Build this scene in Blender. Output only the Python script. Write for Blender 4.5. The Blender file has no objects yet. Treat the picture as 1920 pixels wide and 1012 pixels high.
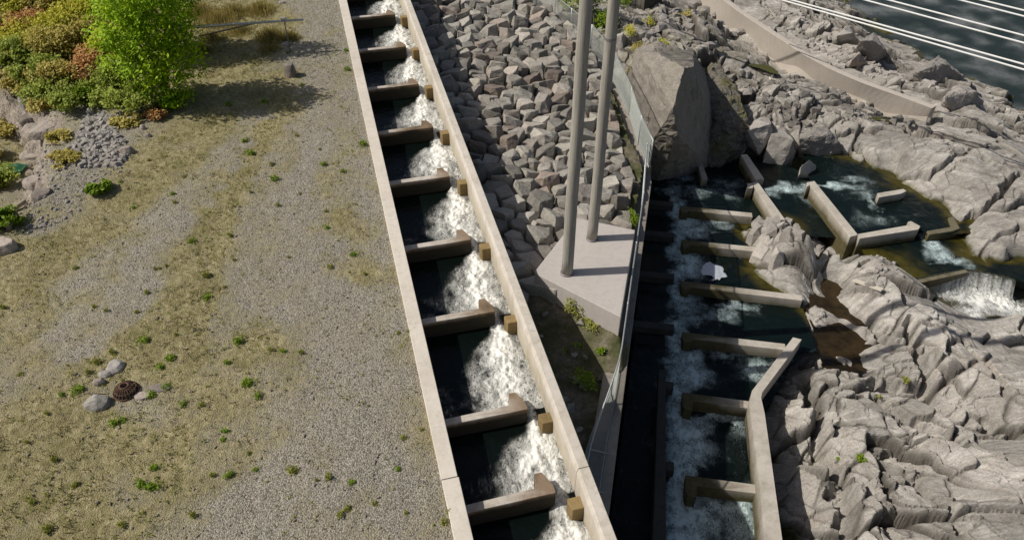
import bpy, bmesh, math, random
import numpy as np
from mathutils import Vector, Matrix, noise as mnoise

S = bpy.context.scene
C = S.collection
R = math.radians
random.seed(7)
rng = np.random.default_rng(11)

# ------------------------------------------------------------------ camera, sky, sun
F, TH, ROLL, CH = 1404.0, R(39.6), R(0.3), 11.7
cd = bpy.data.cameras.new('camera')
cam = bpy.data.objects.new('camera', cd)
C.objects.link(cam)
cd.sensor_width = 36.0
cd.lens = F / 1920 * 36.0
cd.clip_start, cd.clip_end = 0.1, 500
cam.matrix_world = Matrix.Translation((0, 0, CH)) @ Matrix.Rotation(R(90) - TH, 4, 'X') @ Matrix.Rotation(ROLL, 4, 'Z')
S.camera = cam

SUN_EL, SUN_AZ = R(46), R(5.2)           # light travels towards +x, a little towards +y
w = bpy.data.worlds.new('World')
S.world = w
w.use_nodes = True
nt = w.node_tree
bg = nt.nodes['Background']
sky = nt.nodes.new('ShaderNodeTexSky')
sky.sky_type = 'NISHITA'
sky.sun_disc = False
sky.dust_density = 3.0
sky.sun_elevation = SUN_EL
sky.sun_rotation = math.atan2(-math.cos(SUN_AZ), -math.sin(SUN_AZ))
nt.links.new(sky.outputs[0], bg.inputs[0])
bg.inputs[1].default_value = 0.06
sl_ = bpy.data.lights.new('sun', 'SUN')
sl_.energy = 4.0
sl_.angle = R(0.55)
sl_.color = (1.0, 0.95, 0.87)
sun = bpy.data.objects.new('sun', sl_)
C.objects.link(sun)
sdir = Vector((math.cos(SUN_AZ) * math.cos(SUN_EL), math.sin(SUN_AZ) * math.cos(SUN_EL), -math.sin(SUN_EL)))
sun.rotation_euler = sdir.to_track_quat('-Z', 'Y').to_euler()
sun.location = (-20, 0, 30)
S.view_settings.view_transform = 'Standard'
S.view_settings.look = 'None'
S.view_settings.exposure = 0.0
S.view_settings.gamma = 1.0
S.view_settings.use_curve_mapping = False
S.cycles.max_bounces = 6
S.cycles.use_denoising = True

# ------------------------------------------------------------------ measuring helpers
def ray(px, py):
    x, y = px - 960.0, -(py - 506.0)
    c, s = math.cos(ROLL), math.sin(ROLL)
    xr, yr = c * x - s * y, s * x + c * y
    return np.array([xr, F * math.cos(TH) + yr * math.sin(TH), yr * math.cos(TH) - F * math.sin(TH)])

def un(px, py, z):
    d = ray(px, py)
    t = (z - CH) / d[2]
    return np.array([d[0] * t, d[1] * t, z])

P0 = np.array([-2.65509, 14.03938])
AD = np.array([-.25400652, .96720251])        # along the upper ladder, uphill
VD = np.array([AD[1], -AD[0]])                # across it, to the right
SL = 0.052
def lad(s, l):
    return P0 + AD * s + VD * l
def lad3(s, l, off=0.0):
    p = lad(s, l)
    return Vector((p[0], p[1], SL * s + off))
def sl_of(x, y):
    return (x - P0[0]) * AD[0] + (y - P0[1]) * AD[1], (x - P0[0]) * VD[0] + (y - P0[1]) * VD[1]
def unw(px, py, off=-.06):                    # a pixel on the sloping plane of the ladder
    r = ray(px, py)
    n = np.array([-SL * AD[0], -SL * AD[1], 1.0])
    t = (off - SL * (P0 @ AD) - n[2] * CH) / (n @ r)
    p = np.array([0, 0, CH]) + r * t
    return p

# ------------------------------------------------------------------ numpy noise
def _hash(ix, iy, seed):
    h = (ix.astype(np.int64) * 374761393 + iy.astype(np.int64) * 668265263 + seed * 974634777) & 0x7fffffff
    h = ((h ^ (h >> 13)) * 1274126177) & 0x7fffffff
    h = (h ^ (h >> 16)) & 0x7fffffff
    return h
def _rnd(ix, iy, seed):
    return (_hash(ix, iy, seed) & 0xffffff) / float(0xffffff)
def gnoise(x, y, seed=0):
    ix, iy = np.floor(x), np.floor(y)
    fx, fy = x - ix, y - iy
    u, v = fx * fx * fx * (fx * (fx * 6 - 15) + 10), fy * fy * fy * (fy * (fy * 6 - 15) + 10)
    def g(dx, dy):
        a = _rnd(ix + dx, iy + dy, seed) * 2 * np.pi
        return np.cos(a) * (fx - dx) + np.sin(a) * (fy - dy)
    return ((g(0, 0) * (1 - u) + g(1, 0) * u) * (1 - v) + (g(0, 1) * (1 - u) + g(1, 1) * u) * v) * 1.5
def fbm(x, y, seed=0, octv=4, gain=.5):
    t, a = 0, 1.0
    for o in range(octv):
        t = t + a * gnoise(x * 2 ** o, y * 2 ** o, seed + o * 17)
        a *= gain
    return t
def facets(x, y, seed, tilt=1.0, bx=0.0, by=0.0):
    """tilted random cells: height, distance to the cell's border, random number of the cell"""
    ix, iy = np.floor(x), np.floor(y)
    best = np.full(x.shape, 9e9); second = np.full(x.shape, 9e9)
    hh = np.zeros(x.shape); cid = np.zeros(x.shape)
    for dx in (-1, 0, 1):
        for dy in (-1, 0, 1):
            jx, jy = ix + dx, iy + dy
            cx, cy = jx + .1 + .8 * _rnd(jx, jy, seed), jy + .1 + .8 * _rnd(jx, jy, seed + 1)
            d = np.hypot(x - cx, y - cy)
            gx, gy = (_rnd(jx, jy, seed + 2) - .5) * 2 * tilt + bx, (_rnd(jx, jy, seed + 3) - .5) * 2 * tilt + by
            h = _rnd(jx, jy, seed + 4) - .5 + gx * (x - cx) + gy * (y - cy)
            near = d < best
            second = np.where(near, best, np.minimum(second, d))
            hh = np.where(near, h, hh); cid = np.where(near, _rnd(jx, jy, seed + 5), cid)
            best = np.where(near, d, best)
    return hh, second - best, cid
def sstep(a, b, x):
    t = np.clip((x - a) / (b - a), 0, 1)
    return t * t * (3 - 2 * t)
def in_poly(x, y, poly):
    ins = np.zeros(np.shape(x), bool)
    n = len(poly)
    for i in range(n):
        x0, y0 = poly[i][:2]; x1, y1 = poly[(i + 1) % n][:2]
        if y0 == y1: continue
        c = ((y0 > y) != (y1 > y)) & (x < (x1 - x0) * (y - y0) / (y1 - y0) + x0)
        ins ^= c
    return ins
def seg_dist(x, y, poly, closed=False):
    d = np.full(np.shape(x), 9e9)
    n = len(poly)
    for i in range(n if closed else n - 1):
        ax, ay = poly[i][:2]; bx, by = poly[(i + 1) % n][:2]
        L2 = (bx - ax) ** 2 + (by - ay) ** 2 + 1e-9
        t = np.clip(((x - ax) * (bx - ax) + (y - ay) * (by - ay)) / L2, 0, 1)
        d = np.minimum(d, np.hypot(x - ax - t * (bx - ax), y - ay - t * (by - ay)))
    return d
def idw(x, y, pts, vals, power=3.0, soft=.15):
    num = 0; den = 0
    for (px, py), v in zip(pts, vals):
        wt = 1.0 / ((x - px) ** 2 + (y - py) ** 2 + soft) ** (power / 2)
        num = num + wt * v; den = den + wt
    return num / den
def rbf_fit(pts, vals, lam=0.02):
    pts = np.array(pts); n = len(pts)
    d = np.hypot(pts[:, None, 0] - pts[None, :, 0], pts[:, None, 1] - pts[None, :, 1])
    A = np.zeros((n + 3, n + 3)); A[:n, :n] = d + lam * np.eye(n) * -1
    A[:n, n] = 1; A[:n, n + 1:n + 3] = pts; A[n, :n] = 1; A[n + 1:n + 3, :n] = pts.T
    sol = np.linalg.solve(A, np.concatenate([vals, [0, 0, 0]]))
    def f(x, y):
        r = sol[n] + sol[n + 1] * x + sol[n + 2] * y
        for i in range(n):
            r = r + sol[i] * np.hypot(x - pts[i, 0], y - pts[i, 1])
        return r
    return f

# ------------------------------------------------------------------ object helpers
def tag(o, label=None, cat=None, group=None, kind=None):
    if label: o['label'] = label
    if cat: o['category'] = cat
    if group: o['group'] = group
    if kind: o['kind'] = kind
    return o
def link(name, me, m=None, parent=None, loc=None):
    o = bpy.data.objects.new(name, me)
    C.objects.link(o)
    if m is not None:
        for mm in (m if isinstance(m, (list, tuple)) else [m]):
            me.materials.append(mm)
    if parent is not None: o.parent = parent
    if loc is not None: o.location = loc
    return o
def empty(name, loc=(0, 0, 0)):
    o = bpy.data.objects.new(name, None)
    C.objects.link(o)
    o.location = loc
    o.empty_display_size = .2
    return o
def np_mesh(name, V, Q, smooth=True, attrs=None, tris=False):
    me = bpy.data.meshes.new(name)
    V = np.asarray(V, np.float32); Q = np.asarray(Q, np.int32)
    k = Q.shape[1]
    me.vertices.add(len(V)); me.vertices.foreach_set('co', V.ravel())
    me.loops.add(Q.size); me.loops.foreach_set('vertex_index', Q.ravel())
    me.polygons.add(len(Q))
    me.polygons.foreach_set('loop_start', np.arange(0, Q.size, k, dtype=np.int32))
    me.polygons.foreach_set('loop_total', np.full(len(Q), k, np.int32))
    me.polygons.foreach_set('use_smooth', np.full(len(Q), smooth))
    me.update(calc_edges=True)
    for an, av in (attrs or {}).items():
        a = me.attributes.new(an, 'FLOAT', 'POINT')
        a.data.foreach_set('value', np.asarray(av, np.float32).ravel())
    return me
def grid_faces(nu, nv, mask=None):
    i = np.arange(nu * nv).reshape(nu, nv)
    q = np.stack([i[:-1, :-1], i[1:, :-1], i[1:, 1:], i[:-1, 1:]], -1).reshape(-1, 4)
    if mask is not None:
        k = (mask[:-1, :-1] & mask[1:, :-1] & mask[1:, 1:] & mask[:-1, 1:]).reshape(-1)
        q = q[k]
    return q
def compact(V, Q, attrs):
    used = np.unique(Q)
    mp = np.full(len(V), -1); mp[used] = np.arange(len(used))
    return V[used], mp[Q], {k: v.ravel()[used] for k, v in attrs.items()}
def bm_obj(name, bm, m, parent=None, smooth=False, bevel=0.0, loc=None):
    bmesh.ops.recalc_face_normals(bm, faces=bm.faces)
    me = bpy.data.meshes.new(name)
    bm.to_mesh(me); bm.free()
    if smooth:
        for p in me.polygons: p.use_smooth = True
    o = link(name, me, m, parent, loc)
    if bevel:
        b = o.modifiers.new('bevel', 'BEVEL')
        b.width = bevel; b.segments = 2; b.limit_method = 'ANGLE'; b.angle_limit = R(40)
    return o
def prism(bm, bot, top):
    """a closed solid between two rings of 3-D points"""
    n = len(bot)
    a = [bm.verts.new(Vector(p)) for p in bot]
    b = [bm.verts.new(Vector(p)) for p in top]
    bm.faces.new(a[::-1]); bm.faces.new(b)
    for i in range(n):
        j = (i + 1) % n
        bm.faces.new((a[i], a[j], b[j], b[i]))
def block(bm, poly, z0, z1):
    """poly of xy; z0, z1 numbers or functions of (x, y)"""
    f0 = z0 if callable(z0) else (lambda x, y: z0)
    f1 = z1 if callable(z1) else (lambda x, y: z1)
    prism(bm, [(p[0], p[1], f0(p[0], p[1])) for p in poly], [(p[0], p[1], f1(p[0], p[1])) for p in poly])
def subdiv_long(bm, L, it=4):
    for _ in range(it):
        e = [e for e in bm.edges if e.calc_length() > L]
        if not e: break
        bmesh.ops.subdivide_edges(bm, edges=e, cuts=1, use_grid_fill=True)
def tube(bm, pts, rad, n=8, cap=True):
    pts = [Vector(p) for p in pts]
    rads = rad if isinstance(rad, (list, tuple)) else [rad] * len(pts)
    rings = []
    for i, p in enumerate(pts):
        d = (pts[min(i + 1, len(pts) - 1)] - pts[max(i - 1, 0)]).normalized()
        u = d.orthogonal().normalized() if i == 0 else (u - d * u.dot(d)).normalized()
        vv = d.cross(u)
        rings.append([bm.verts.new(p + (u * math.cos(2 * math.pi * k / n) + vv * math.sin(2 * math.pi * k / n)) * rads[i]) for k in range(n)])
    for a, b in zip(rings, rings[1:]):
        for k in range(n):
            bm.faces.new((a[k], a[(k + 1) % n], b[(k + 1) % n], b[k]))
    if cap:
        bm.faces.new(rings[0][::-1]); bm.faces.new(rings[-1])

# ------------------------------------------------------------------ materials
class NT:
    def __init__(s, name):
        s.m = bpy.data.materials.new(name); s.m.use_nodes = True
        s.t = s.m.node_tree; s.n = s.t.nodes; s.l = s.t.links
        s.b = s.n['Principled BSDF']
        s.b.inputs['Specular IOR Level'].default_value = .3
    def new(s, typ, **kw):
        n = s.n.new(typ)
        for k, v in kw.items(): setattr(n, k, v)
        return n
    def set(s, sock, v):
        if isinstance(v, bpy.types.NodeSocket): s.l.new(v, sock)
        elif isinstance(v, (tuple, list)): sock.default_value = (*v, 1) if len(v) == 3 and len(sock.default_value) == 4 else v
        else: sock.default_value = v
    def pos(s):
        if not hasattr(s, '_p'): s._p = s.new('ShaderNodeNewGeometry').outputs['Position']
        return s._p
    def mapping(s, rot=(0, 0, 0), scale=(1, 1, 1), src=None):
        n = s.new('ShaderNodeMapping')
        s.set(n.inputs[0], src or s.pos()); n.inputs['Rotation'].default_value = rot; n.inputs['Scale'].default_value = scale
        return n.outputs[0]
    def noise(s, scale, detail=4, rough=.5, dist=0, vec=None):
        n = s.new('ShaderNodeTexNoise')
        s.set(n.inputs['Vector'], vec or s.pos())
        n.inputs['Scale'].default_value = scale; n.inputs['Detail'].default_value = detail
        n.inputs['Roughness'].default_value = rough; n.inputs['Distortion'].default_value = dist
        return n.outputs['Fac']
    def voro(s, scale, feat='F1', out='Distance', vec=None, rand=1.0):
        n = s.new('ShaderNodeTexVoronoi', feature=feat)
        s.set(n.inputs['Vector'], vec or s.pos()); n.inputs['Scale'].default_value = scale
        n.inputs['Randomness'].default_value = rand
        return n.outputs[out]
    def attr(s, name, out='Fac'):
        return s.new('ShaderNodeAttribute', attribute_name=name).outputs[out]
    def ramp(s, fac, stops, interp='LINEAR'):
        n = s.new('ShaderNodeValToRGB'); s.set(n.inputs[0], fac)
        cr = n.color_ramp; cr.interpolation = interp
        while len(cr.elements) < len(stops): cr.elements.new(.5)
        for e, (p, c) in zip(cr.elements, stops):
            e.position = p; e.color = (*c, 1) if isinstance(c, tuple) else (c, c, c, 1)
        return n.outputs[0]
    def rng(s, v, a, b, c=0., d=1.):
        n = s.new('ShaderNodeMapRange'); s.set(n.inputs[0], v)
        for i, x in zip((1, 2, 3, 4), (a, b, c, d)): s.set(n.inputs[i], x)
        return n.outputs[0]
    def math(s, op, a, b=0., clamp=False):
        n = s.new('ShaderNodeMath', operation=op, use_clamp=clamp); s.set(n.inputs[0], a); s.set(n.inputs[1], b)
        return n.outputs[0]
    def mix(s, f, a, b, mode='MIX'):
        n = s.new('ShaderNodeMix', data_type='RGBA', blend_type=mode)
        s.set(n.inputs[0], f); s.set(n.inputs[6], a); s.set(n.inputs[7], b)
        return n.outputs[2]
    def bump(s, h, strength=.5, dist=.02, prev=None):
        n = s.new('ShaderNodeBump'); s.set(n.inputs['Height'], h)
        n.inputs['Strength'].default_value = strength; n.inputs['Distance'].default_value = dist
        if prev is not None: s.l.new(prev, n.inputs['Normal'])
        return n.outputs[0]
    def out(s, col, rough=.85, normal=None, spec=None):
        s.set(s.b.inputs['Base Color'], col); s.set(s.b.inputs['Roughness'], rough)
        if normal is not None: s.l.new(normal, s.b.inputs['Normal'])
        if spec is not None: s.b.inputs['Specular IOR Level'].default_value = spec
        return s.m

def concrete(name, base, stain, amount=.5, algae=None, alg_amt=0.0, attr=False, algae_shade=None):
    t = NT(name)
    n1 = t.noise(.9, 6, .65); n2 = t.noise(7, 6, .7); n3 = t.noise(60, 3, .6)
    drip = t.noise(2.2, 6, .7, .4, t.mapping((0, 0, 0), (3.0, 3.0, .35)))
    col = t.mix(t.math('MULTIPLY', t.rng(n1, .42, .68), amount), base, stain)
    col = t.mix(t.math('MULTIPLY', t.rng(drip, .50, .72), amount * .7), col, tuple(c * .62 for c in stain))
    col = t.mix(t.rng(n2, .35, .75, 0, .35), col, tuple(c * .72 for c in base))
    spots = t.rng(t.voro(3.1), .0, .10, .55, 0)
    col = t.mix(t.math('MULTIPLY', spots, t.rng(n2, .5, .6)), col, (.12, .10, .08))
    col = t.mix(t.rng(n3, .3, .7, 0, .18), col, tuple(c * .55 for c in base))
    if algae:
        a = t.rng(t.noise(1.7, 5, .6), .5 - alg_amt * .5, .75 - alg_amt * .5)
        if attr: a = t.math('ADD', t.math('MULTIPLY', a, .35), t.attr('wet_shade'), clamp=True)
        if algae_shade:
            col = t.mix(t.rng(a, .08, .5), col, t.mix(t.rng(n2, .3, .7), algae, tuple(c * .7 for c in algae)))
            col = t.mix(t.rng(a, .5, .95), col, algae_shade)  # darkest step: wet stain deepened by painted shade
        else:
            col = t.mix(a, col, t.mix(t.rng(n2, .3, .7), algae, tuple(c * .5 for c in algae)))
    b = t.bump(n3, .25, .006, t.bump(n2, .25, .02))
    return t.out(col, .85, b)

M = {}
M['concrete'] = concrete('pale_concrete', (.70, .635, .545), (.52, .46, .39), .6)
M['concrete_pad'] = concrete('pad_concrete', (.52, .475, .435), (.45, .41, .375), .4)
M['concrete_old'] = concrete('weathered_concrete', (.36, .32, .27), (.20, .18, .15), .9)
M['concrete_wet_shade'] = concrete('wet_shade_concrete', (.065, .062, .053), (.04, .038, .032), .9)  # near-black: the channel's deep shade put into the colour, with algae
M['concrete_low'] = concrete('lower_concrete', (.56, .51, .44), (.38, .34, .28), .7, (.12, .10, .045), .0, True)
M['concrete_far'] = concrete('apron_concrete', (.53, .475, .41), (.45, .40, .34), .5)
M['baffle'] = concrete('baffle_concrete', (.60, .54, .47), (.36, .31, .25), .8, (.25, .175, .11), .1, True, (.040, .034, .022))
M['algae_block'] = concrete('algae_block_concrete', (.29, .205, .09), (.19, .135, .06), .8, (.055, .042, .016), .0, True)  # the dark brown paints the shade on the block sides
M['wall_in'] = concrete('ladder_wall_concrete', (.66, .605, .525), (.50, .445, .37), .8, (.36, .29, .15), .0, True)

def rock_mat(name, lo, mid, hi, warm, objrand=False, foliation=R(-38), moss=0.0):
    t = NT(name)
    v = t.mapping((0, 0, foliation), (1.0, 4.5, 3.0))
    n0 = t.noise(.35, 4, .6); n1 = t.noise(1.6, 8, .68, .3); n2 = t.noise(2.6, 8, .7, .6, v); n3 = t.noise(24, 5, .7)
    col = t.ramp(n1, [(.28, lo), (.5, mid), (.72, hi)])
    col = t.mix(t.rng(n2, .40, .62, 0, .55), col, tuple(.5 * (a + b) for a, b in zip(lo, mid)))
    col = t.mix(t.rng(n0, .45, .72, 0, .6), col, warm)
    vein = t.rng(t.math('ABSOLUTE', t.math('SUBTRACT', t.noise(1.9, 5, .6, 1.2, v), .5)), .0, .018, .55, 0)
    col = t.mix(vein, col, (.62, .57, .52))
    col = t.mix(t.rng(n3, .30, .62, .45, 0), col, tuple(c * .45 for c in lo))
    if objrand:
        r = t.new('ShaderNodeObjectInfo').outputs['Random']
        col = t.mix(1.0, col, t.ramp(r, [(0, .50), (.35, .82), (.7, 1.0), (1, 1.25)]), 'MULTIPLY')
    if moss:
        col = t.mix(t.rng(t.noise(.8, 6, .65), .60 - moss, .72 - moss, 0, .7), col, (.10, .095, .025))
    b = t.bump(n2, .5, .05, t.bump(n3, .5, .012, t.bump(n1, .4, .05)))
    return t.out(col, .88, b)
M['bedrock'] = None
M['riprap_grey'] = rock_mat('grey_riprap_stone', (.235, .22, .19), (.385, .362, .315), (.52, .49, .432), (.38, .342, .28), True)
M['riprap_tan'] = rock_mat('tan_riprap_stone', (.25, .222, .19), (.39, .35, .305), (.52, .475, .415), (.38, .33, .27), True)
M['riprap_rust'] = rock_mat('rusty_riprap_stone', (.21, .175, .145), (.35, .29, .245), (.47, .40, .34), (.35, .26, .20), True)
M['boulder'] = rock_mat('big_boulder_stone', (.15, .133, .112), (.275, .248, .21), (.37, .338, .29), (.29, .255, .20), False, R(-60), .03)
M['shade_dark_rock'] = rock_mat('shade_mossy_stone', (.07, .064, .052), (.13, .118, .095), (.19, .172, .14), (.14, .125, .085), False, R(-60), .08)  # low albedo carries the shadow beside the huge boulder
M['pale_rock'] = rock_mat('pale_rock_stone', (.28, .26, .24), (.42, .39, .355), (.55, .51, .47), (.44, .39, .34), True)
M['rubble'] = rock_mat('pale_rubble_stone', (.22, .20, .18), (.35, .325, .295), (.46, .43, .40), (.36, .32, .28))
M['tan_rock'] = rock_mat('tan_outcrop_stone', (.26, .22, .18), (.40, .34, .29), (.52, .45, .39), (.40, .33, .27), True)

def bedrock_mat():
    t = NT('bedrock_stone')
    fol = R(-50)
    v = t.mapping((0, 0, -fol), (1.0, 5.0, 1.6))
    n0 = t.noise(.22, 5, .6); n1 = t.noise(1.1, 9, .68, .4); n2 = t.noise(2.1, 9, .72, .7, v); n3 = t.noise(22, 6, .72)
    col = t.ramp(n1, [(.25, (.20, .18, .153)), (.48, (.385, .358, .318)), (.72, (.58, .548, .50))])
    col = t.mix(t.rng(n2, .42, .60, 0, .55), col, (.22, .205, .182))
    pale = t.rng(t.noise(.55, 8, .66, .8, v), .53, .63, 0, .75)
    col = t.mix(pale, col, (.62, .585, .54))
    drk = t.rng(t.noise(.8, 8, .72, .5), .54, .66, 0, .72)
    col = t.mix(drk, col, (.145, .128, .105))
    col = t.mix(t.rng(n0, .48, .70, 0, .55), col, (.46, .42, .38))
    pink = t.rng(t.noise(.7, 5, .6, .5), .60, .72, 0, .5)
    col = t.mix(pink, col, (.46, .375, .31))
    vein = t.rng(t.math('ABSOLUTE', t.math('SUBTRACT', t.noise(1.3, 5, .6, 1.4, v), .5)), .0, .014, .7, 0)
    col = t.mix(vein, col, (.62, .58, .53))
    lines = t.rng(t.math('ABSOLUTE', t.math('SUBTRACT', t.noise(2.2, 4, .55, .8, v), .46)), .0, .010, .75, 0)
    col = t.mix(lines, col, (.09, .08, .07))
    fine = t.noise(9, 5, .65, .3, v)
    col = t.mix(t.rng(fine, .36, .5, .42, 0), col, (.16, .145, .125))
    col = t.mix(t.rng(fine, .56, .70, 0, .35), col, (.64, .61, .56))
    cid = t.attr('cell')
    col = t.mix(1.0, col, t.ramp(cid, [(0, .62), (.5, .96), (1, 1.2)]), 'MULTIPLY')
    col = t.mix(t.rng(n3, .28, .60, .5, 0), col, (.13, .12, .105))
    col = t.mix(t.attr('veg'), col, t.ramp(n1, [(.3, (.07, .065, .03)), (.7, (.22, .19, .10))]))
    col = t.mix(t.math('MULTIPLY', t.attr('crack'), .88), col, (.05, .042, .032))
    wet_shade = t.attr('wet_shade')
    col = t.mix(wet_shade, col, t.ramp(n1, [(.35, (.035, .035, .015)), (.7, (.11, .10, .03))]))
    b = t.bump(n2, .28, .03, t.bump(n3, .5, .012))
    return t.out(col, t.rng(wet_shade, 0, 1, .88, .4), b)
M['bedrock'] = bedrock_mat()

def ground_mat():
    t = NT('gravel_and_dry_grass')
    g = t.attr('grass'); lo = t.attr('dirt')
    n1 = t.noise(.55, 6, .62); n2 = t.noise(9, 6, .7); n3 = t.noise(55, 4, .7)
    peb = t.voro(36, 'F1', 'Color'); pd = t.voro(36)
    sep = t.new('ShaderNodeSeparateColor'); t.l.new(peb, sep.inputs[0])
    grav = t.ramp(sep.outputs[0], [(.0, (.29, .26, .205)), (.45, (.435, .396, .318)), (.85, (.52, .478, .395)), (1, (.63, .595, .51))])
    grav = t.mix(t.rng(n1, .46, .64, 0, .45), grav, (.45, .385, .285))
    grav = t.mix(t.rng(pd, .45, .8, 0, .7), grav, (.08, .07, .055))
    dry = t.ramp(n2, [(.25, (.15, .128, .05)), (.45, (.33, .285, .14)), (.62, (.495, .43, .25)), (.8, (.62, .55, .36))])
    dry = t.mix(t.rng(t.noise(1.3, 5, .6), .45, .65, 0, .6), dry, (.22, .195, .08))
    gm = t.math('ADD', g, t.math('MULTIPLY', t.math('SUBTRACT', n2, .5), .9))
    gm = t.math('ADD', gm, t.math('MULTIPLY', t.math('SUBTRACT', n1, .5), .55))
    col = t.mix(t.rng(gm, .14, .62), grav, dry)
    col = t.mix(t.rng(n3, .32, .55, .55, 0), col, (.055, .05, .035))
    col = t.mix(lo, col, t.ramp(n2, [(.3, (.24, .20, .165)), (.55, (.42, .365, .31)), (.75, (.56, .50, .43))]))
    h = t.math('ADD', t.math('MULTIPLY', pd, -1.0), n3)
    b = t.bump(h, .8, .03, t.bump(n2, .6, .06))
    return t.out(col, .95, b, .1)
M['ground'] = ground_mat()

def water_mat(name, deep, shallow, foamcol=(.78, .80, .78), rip=7.0, ripd=.05, fs=9.0, rot=0.0, strch=1.0, thr=.36, wid=.80):
    t = NT(name)
    f = t.attr('foam'); sh = t.attr('shallow')
    vec = t.mapping((0, 0, rot), (1, strch, 1))
    n1 = t.noise(fs, 9, .74, .9, vec); n2 = t.noise(fs * .28, 6, .6, 1.8, vec); n3 = t.noise(fs * 2.2, 5, .75, 1.2, vec)
    def ridge(n, w):
        return t.math('SUBTRACT', 1.0, t.math('MULTIPLY', t.math('ABSOLUTE', t.math('SUBTRACT', n, .5)), w), clamp=True)
    web = t.math('POWER', ridge(t.noise(fs * .55, 7, .62, 2.4, vec), 7.0), 2.0)
    web2 = t.math('POWER', ridge(t.noise(fs * 1.2, 5, .6, 2.0, vec), 7.0), 2.0)
    k = t.math('ADD', t.math('MULTIPLY', f, 1.12), t.math('MULTIPLY', t.math('SUBTRACT', n1, .5), 1.9))
    k = t.math('ADD', k, t.math('MULTIPLY', t.math('SUBTRACT', n2, .5), .9))
    k = t.math('ADD', k, t.math('MULTIPLY', t.math('SUBTRACT', n3, .5), .45))
    k = t.math('ADD', k, t.math('MULTIPLY', web, .42))
    fac = t.rng(k, thr, thr + wid)
    thin = t.math('MULTIPLY', t.math('MAXIMUM', web, web2), t.rng(f, .05, .38, 0, .85))
    fac = t.math('MULTIPLY', t.math('MAXIMUM', fac, thin), t.rng(f, .035, .16))
    body = t.mix(sh, deep, t.mix(t.rng(t.noise(2.5, 6, .65), .35, .65), shallow, tuple(c * .4 for c in shallow)))
    body = t.mix(t.rng(f, .25, .9, 0, .8), body, (.13, .17, .145))
    col = t.mix(fac, body, t.mix(n3, tuple(c * .80 for c in foamcol), foamcol))
    rip_ = t.noise(rip, 4, .55, .6)
    b = t.bump(rip_, .35, ripd, t.bump(t.math('ADD', t.math('MULTIPLY', n1, .6), t.math('MULTIPLY', fac, .5)), .45, .05))
    t.b.inputs['IOR'].default_value = 1.33
    return t.out(col, t.rng(fac, 0, .6, .08, .8), b, .32)
M['water_up'] = water_mat('ladder_water', (.003, .0055, .0045), (.05, .05, .02), (.88, .87, .81), 7, .05, 9.5, R(-14.7), .38, .36, .70)
M['water_low'] = water_mat('pool_water', (.004, .0085, .0078), (.075, .062, .010), (.56, .69, .69), 5, .04, 8.0, R(8), .6, .47, .46)
M['water_pond'] = water_mat('brown_pond_water', (.008, .008, .006), (.048, .031, .013), (.7, .72, .72), 4, .02, 6.0, 0, 1, 1.6)
M['falls'] = water_mat('falling_water', (.03, .035, .028), (.06, .052, .02), (.84, .84, .80), 6, .04, 8.0, R(8), .6, .36, .60)
M['river'] = water_mat('river_water', (.016, .024, .021), (.03, .04, .03), (.7, .72, .72), 8.0, .16, 7.0, R(20), 2.0, .58)

def plain(name, col, rough=.6, metal=0.0, var=.25, scale=8, bump=.2):
    t = NT(name)
    n = t.noise(scale, 5, .6)
    c = t.mix(t.rng(n, .3, .7), tuple(x * (1 - var) for x in col), tuple(min(1, x * (1 + var)) for x in col))
    t.b.inputs['Metallic'].default_value = metal
    return t.out(c, rough, t.bump(n, bump, .01))
M['galv'] = plain('galvanised_steel', (.46, .48, .47), .45, .6, .15)
M['wire'] = plain('fence_wire', (.30, .32, .30), .5, .4, .1)
M['cable'] = plain('white_cable', (.74, .74, .72), .5, 0, .05)
M['rust'] = plain('rusty_iron', (.13, .075, .05), .8, .2, .4, 30)
M['darksteel'] = plain('grey_painted_steel', (.20, .18, .19), .5, .2, .2)
M['plank'] = plain('bleached_timber', (.55, .50, .42), .8, 0, .15, 20)
M['yellow'] = plain('yellow_painted_wood', (.52, .38, .12), .7, 0, .2)
M['timber'] = plain('old_grey_timber', (.22, .19, .14), .9, 0, .35, 14)
M['tarp'] = plain('green_tarpaulin', (.02, .10, .05), .5, 0, .2)
def pole_mat():
    t = NT('weathered_pole_wood')
    v = t.mapping((0, 0, 0), (9, 9, .5))
    n = t.noise(3.0, 8, .7, .2, v); n2 = t.noise(1.1, 4, .6)
    c = t.ramp(n, [(.3, (.22, .205, .175)), (.55, (.36, .34, .295)), (.8, (.46, .435, .38))])
    c = t.mix(t.rng(n2, .5, .7, 0, .35), c, (.28, .275, .235))
    return t.out(c, .85, t.bump(n, .5, .02))
M['pole'] = pole_mat()
def leaf_mat(name, a, b, c=None, trans=.32):
    t = NT(name)
    r = t.new('ShaderNodeNewGeometry').outputs['Random Per Island']
    n = t.noise(.9, 3, .6)
    stops = [(0, a), (.6, b)] + ([(1, c)] if c else [])
    col = t.ramp(r, stops)
    col = t.mix(t.rng(n, .35, .65, 0, .5), col, a)
    t.out(col, .6, None, .25)
    tr = t.new('ShaderNodeBsdfTranslucent'); t.l.new(col, tr.inputs[0])
    mx = t.new('ShaderNodeMixShader'); mx.inputs[0].default_value = trans
    t.l.new(t.b.outputs[0], mx.inputs[1]); t.l.new(tr.outputs[0], mx.inputs[2])
    t.l.new(mx.outputs[0], t.n['Material Output'].inputs[0])
    return t.m
M['leaf_bright'] = leaf_mat('bright_green_leaves', (.20, .34, .008), (.36, .54, .012), (.54, .66, .025), .34)
M['leaf_mid'] = leaf_mat('mid_green_leaves', (.21, .27, .035), (.36, .43, .06), (.52, .54, .14))
M['leaf_yellow'] = leaf_mat('yellow_green_leaves', (.38, .38, .03), (.56, .54, .05), (.70, .62, .13))
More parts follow.
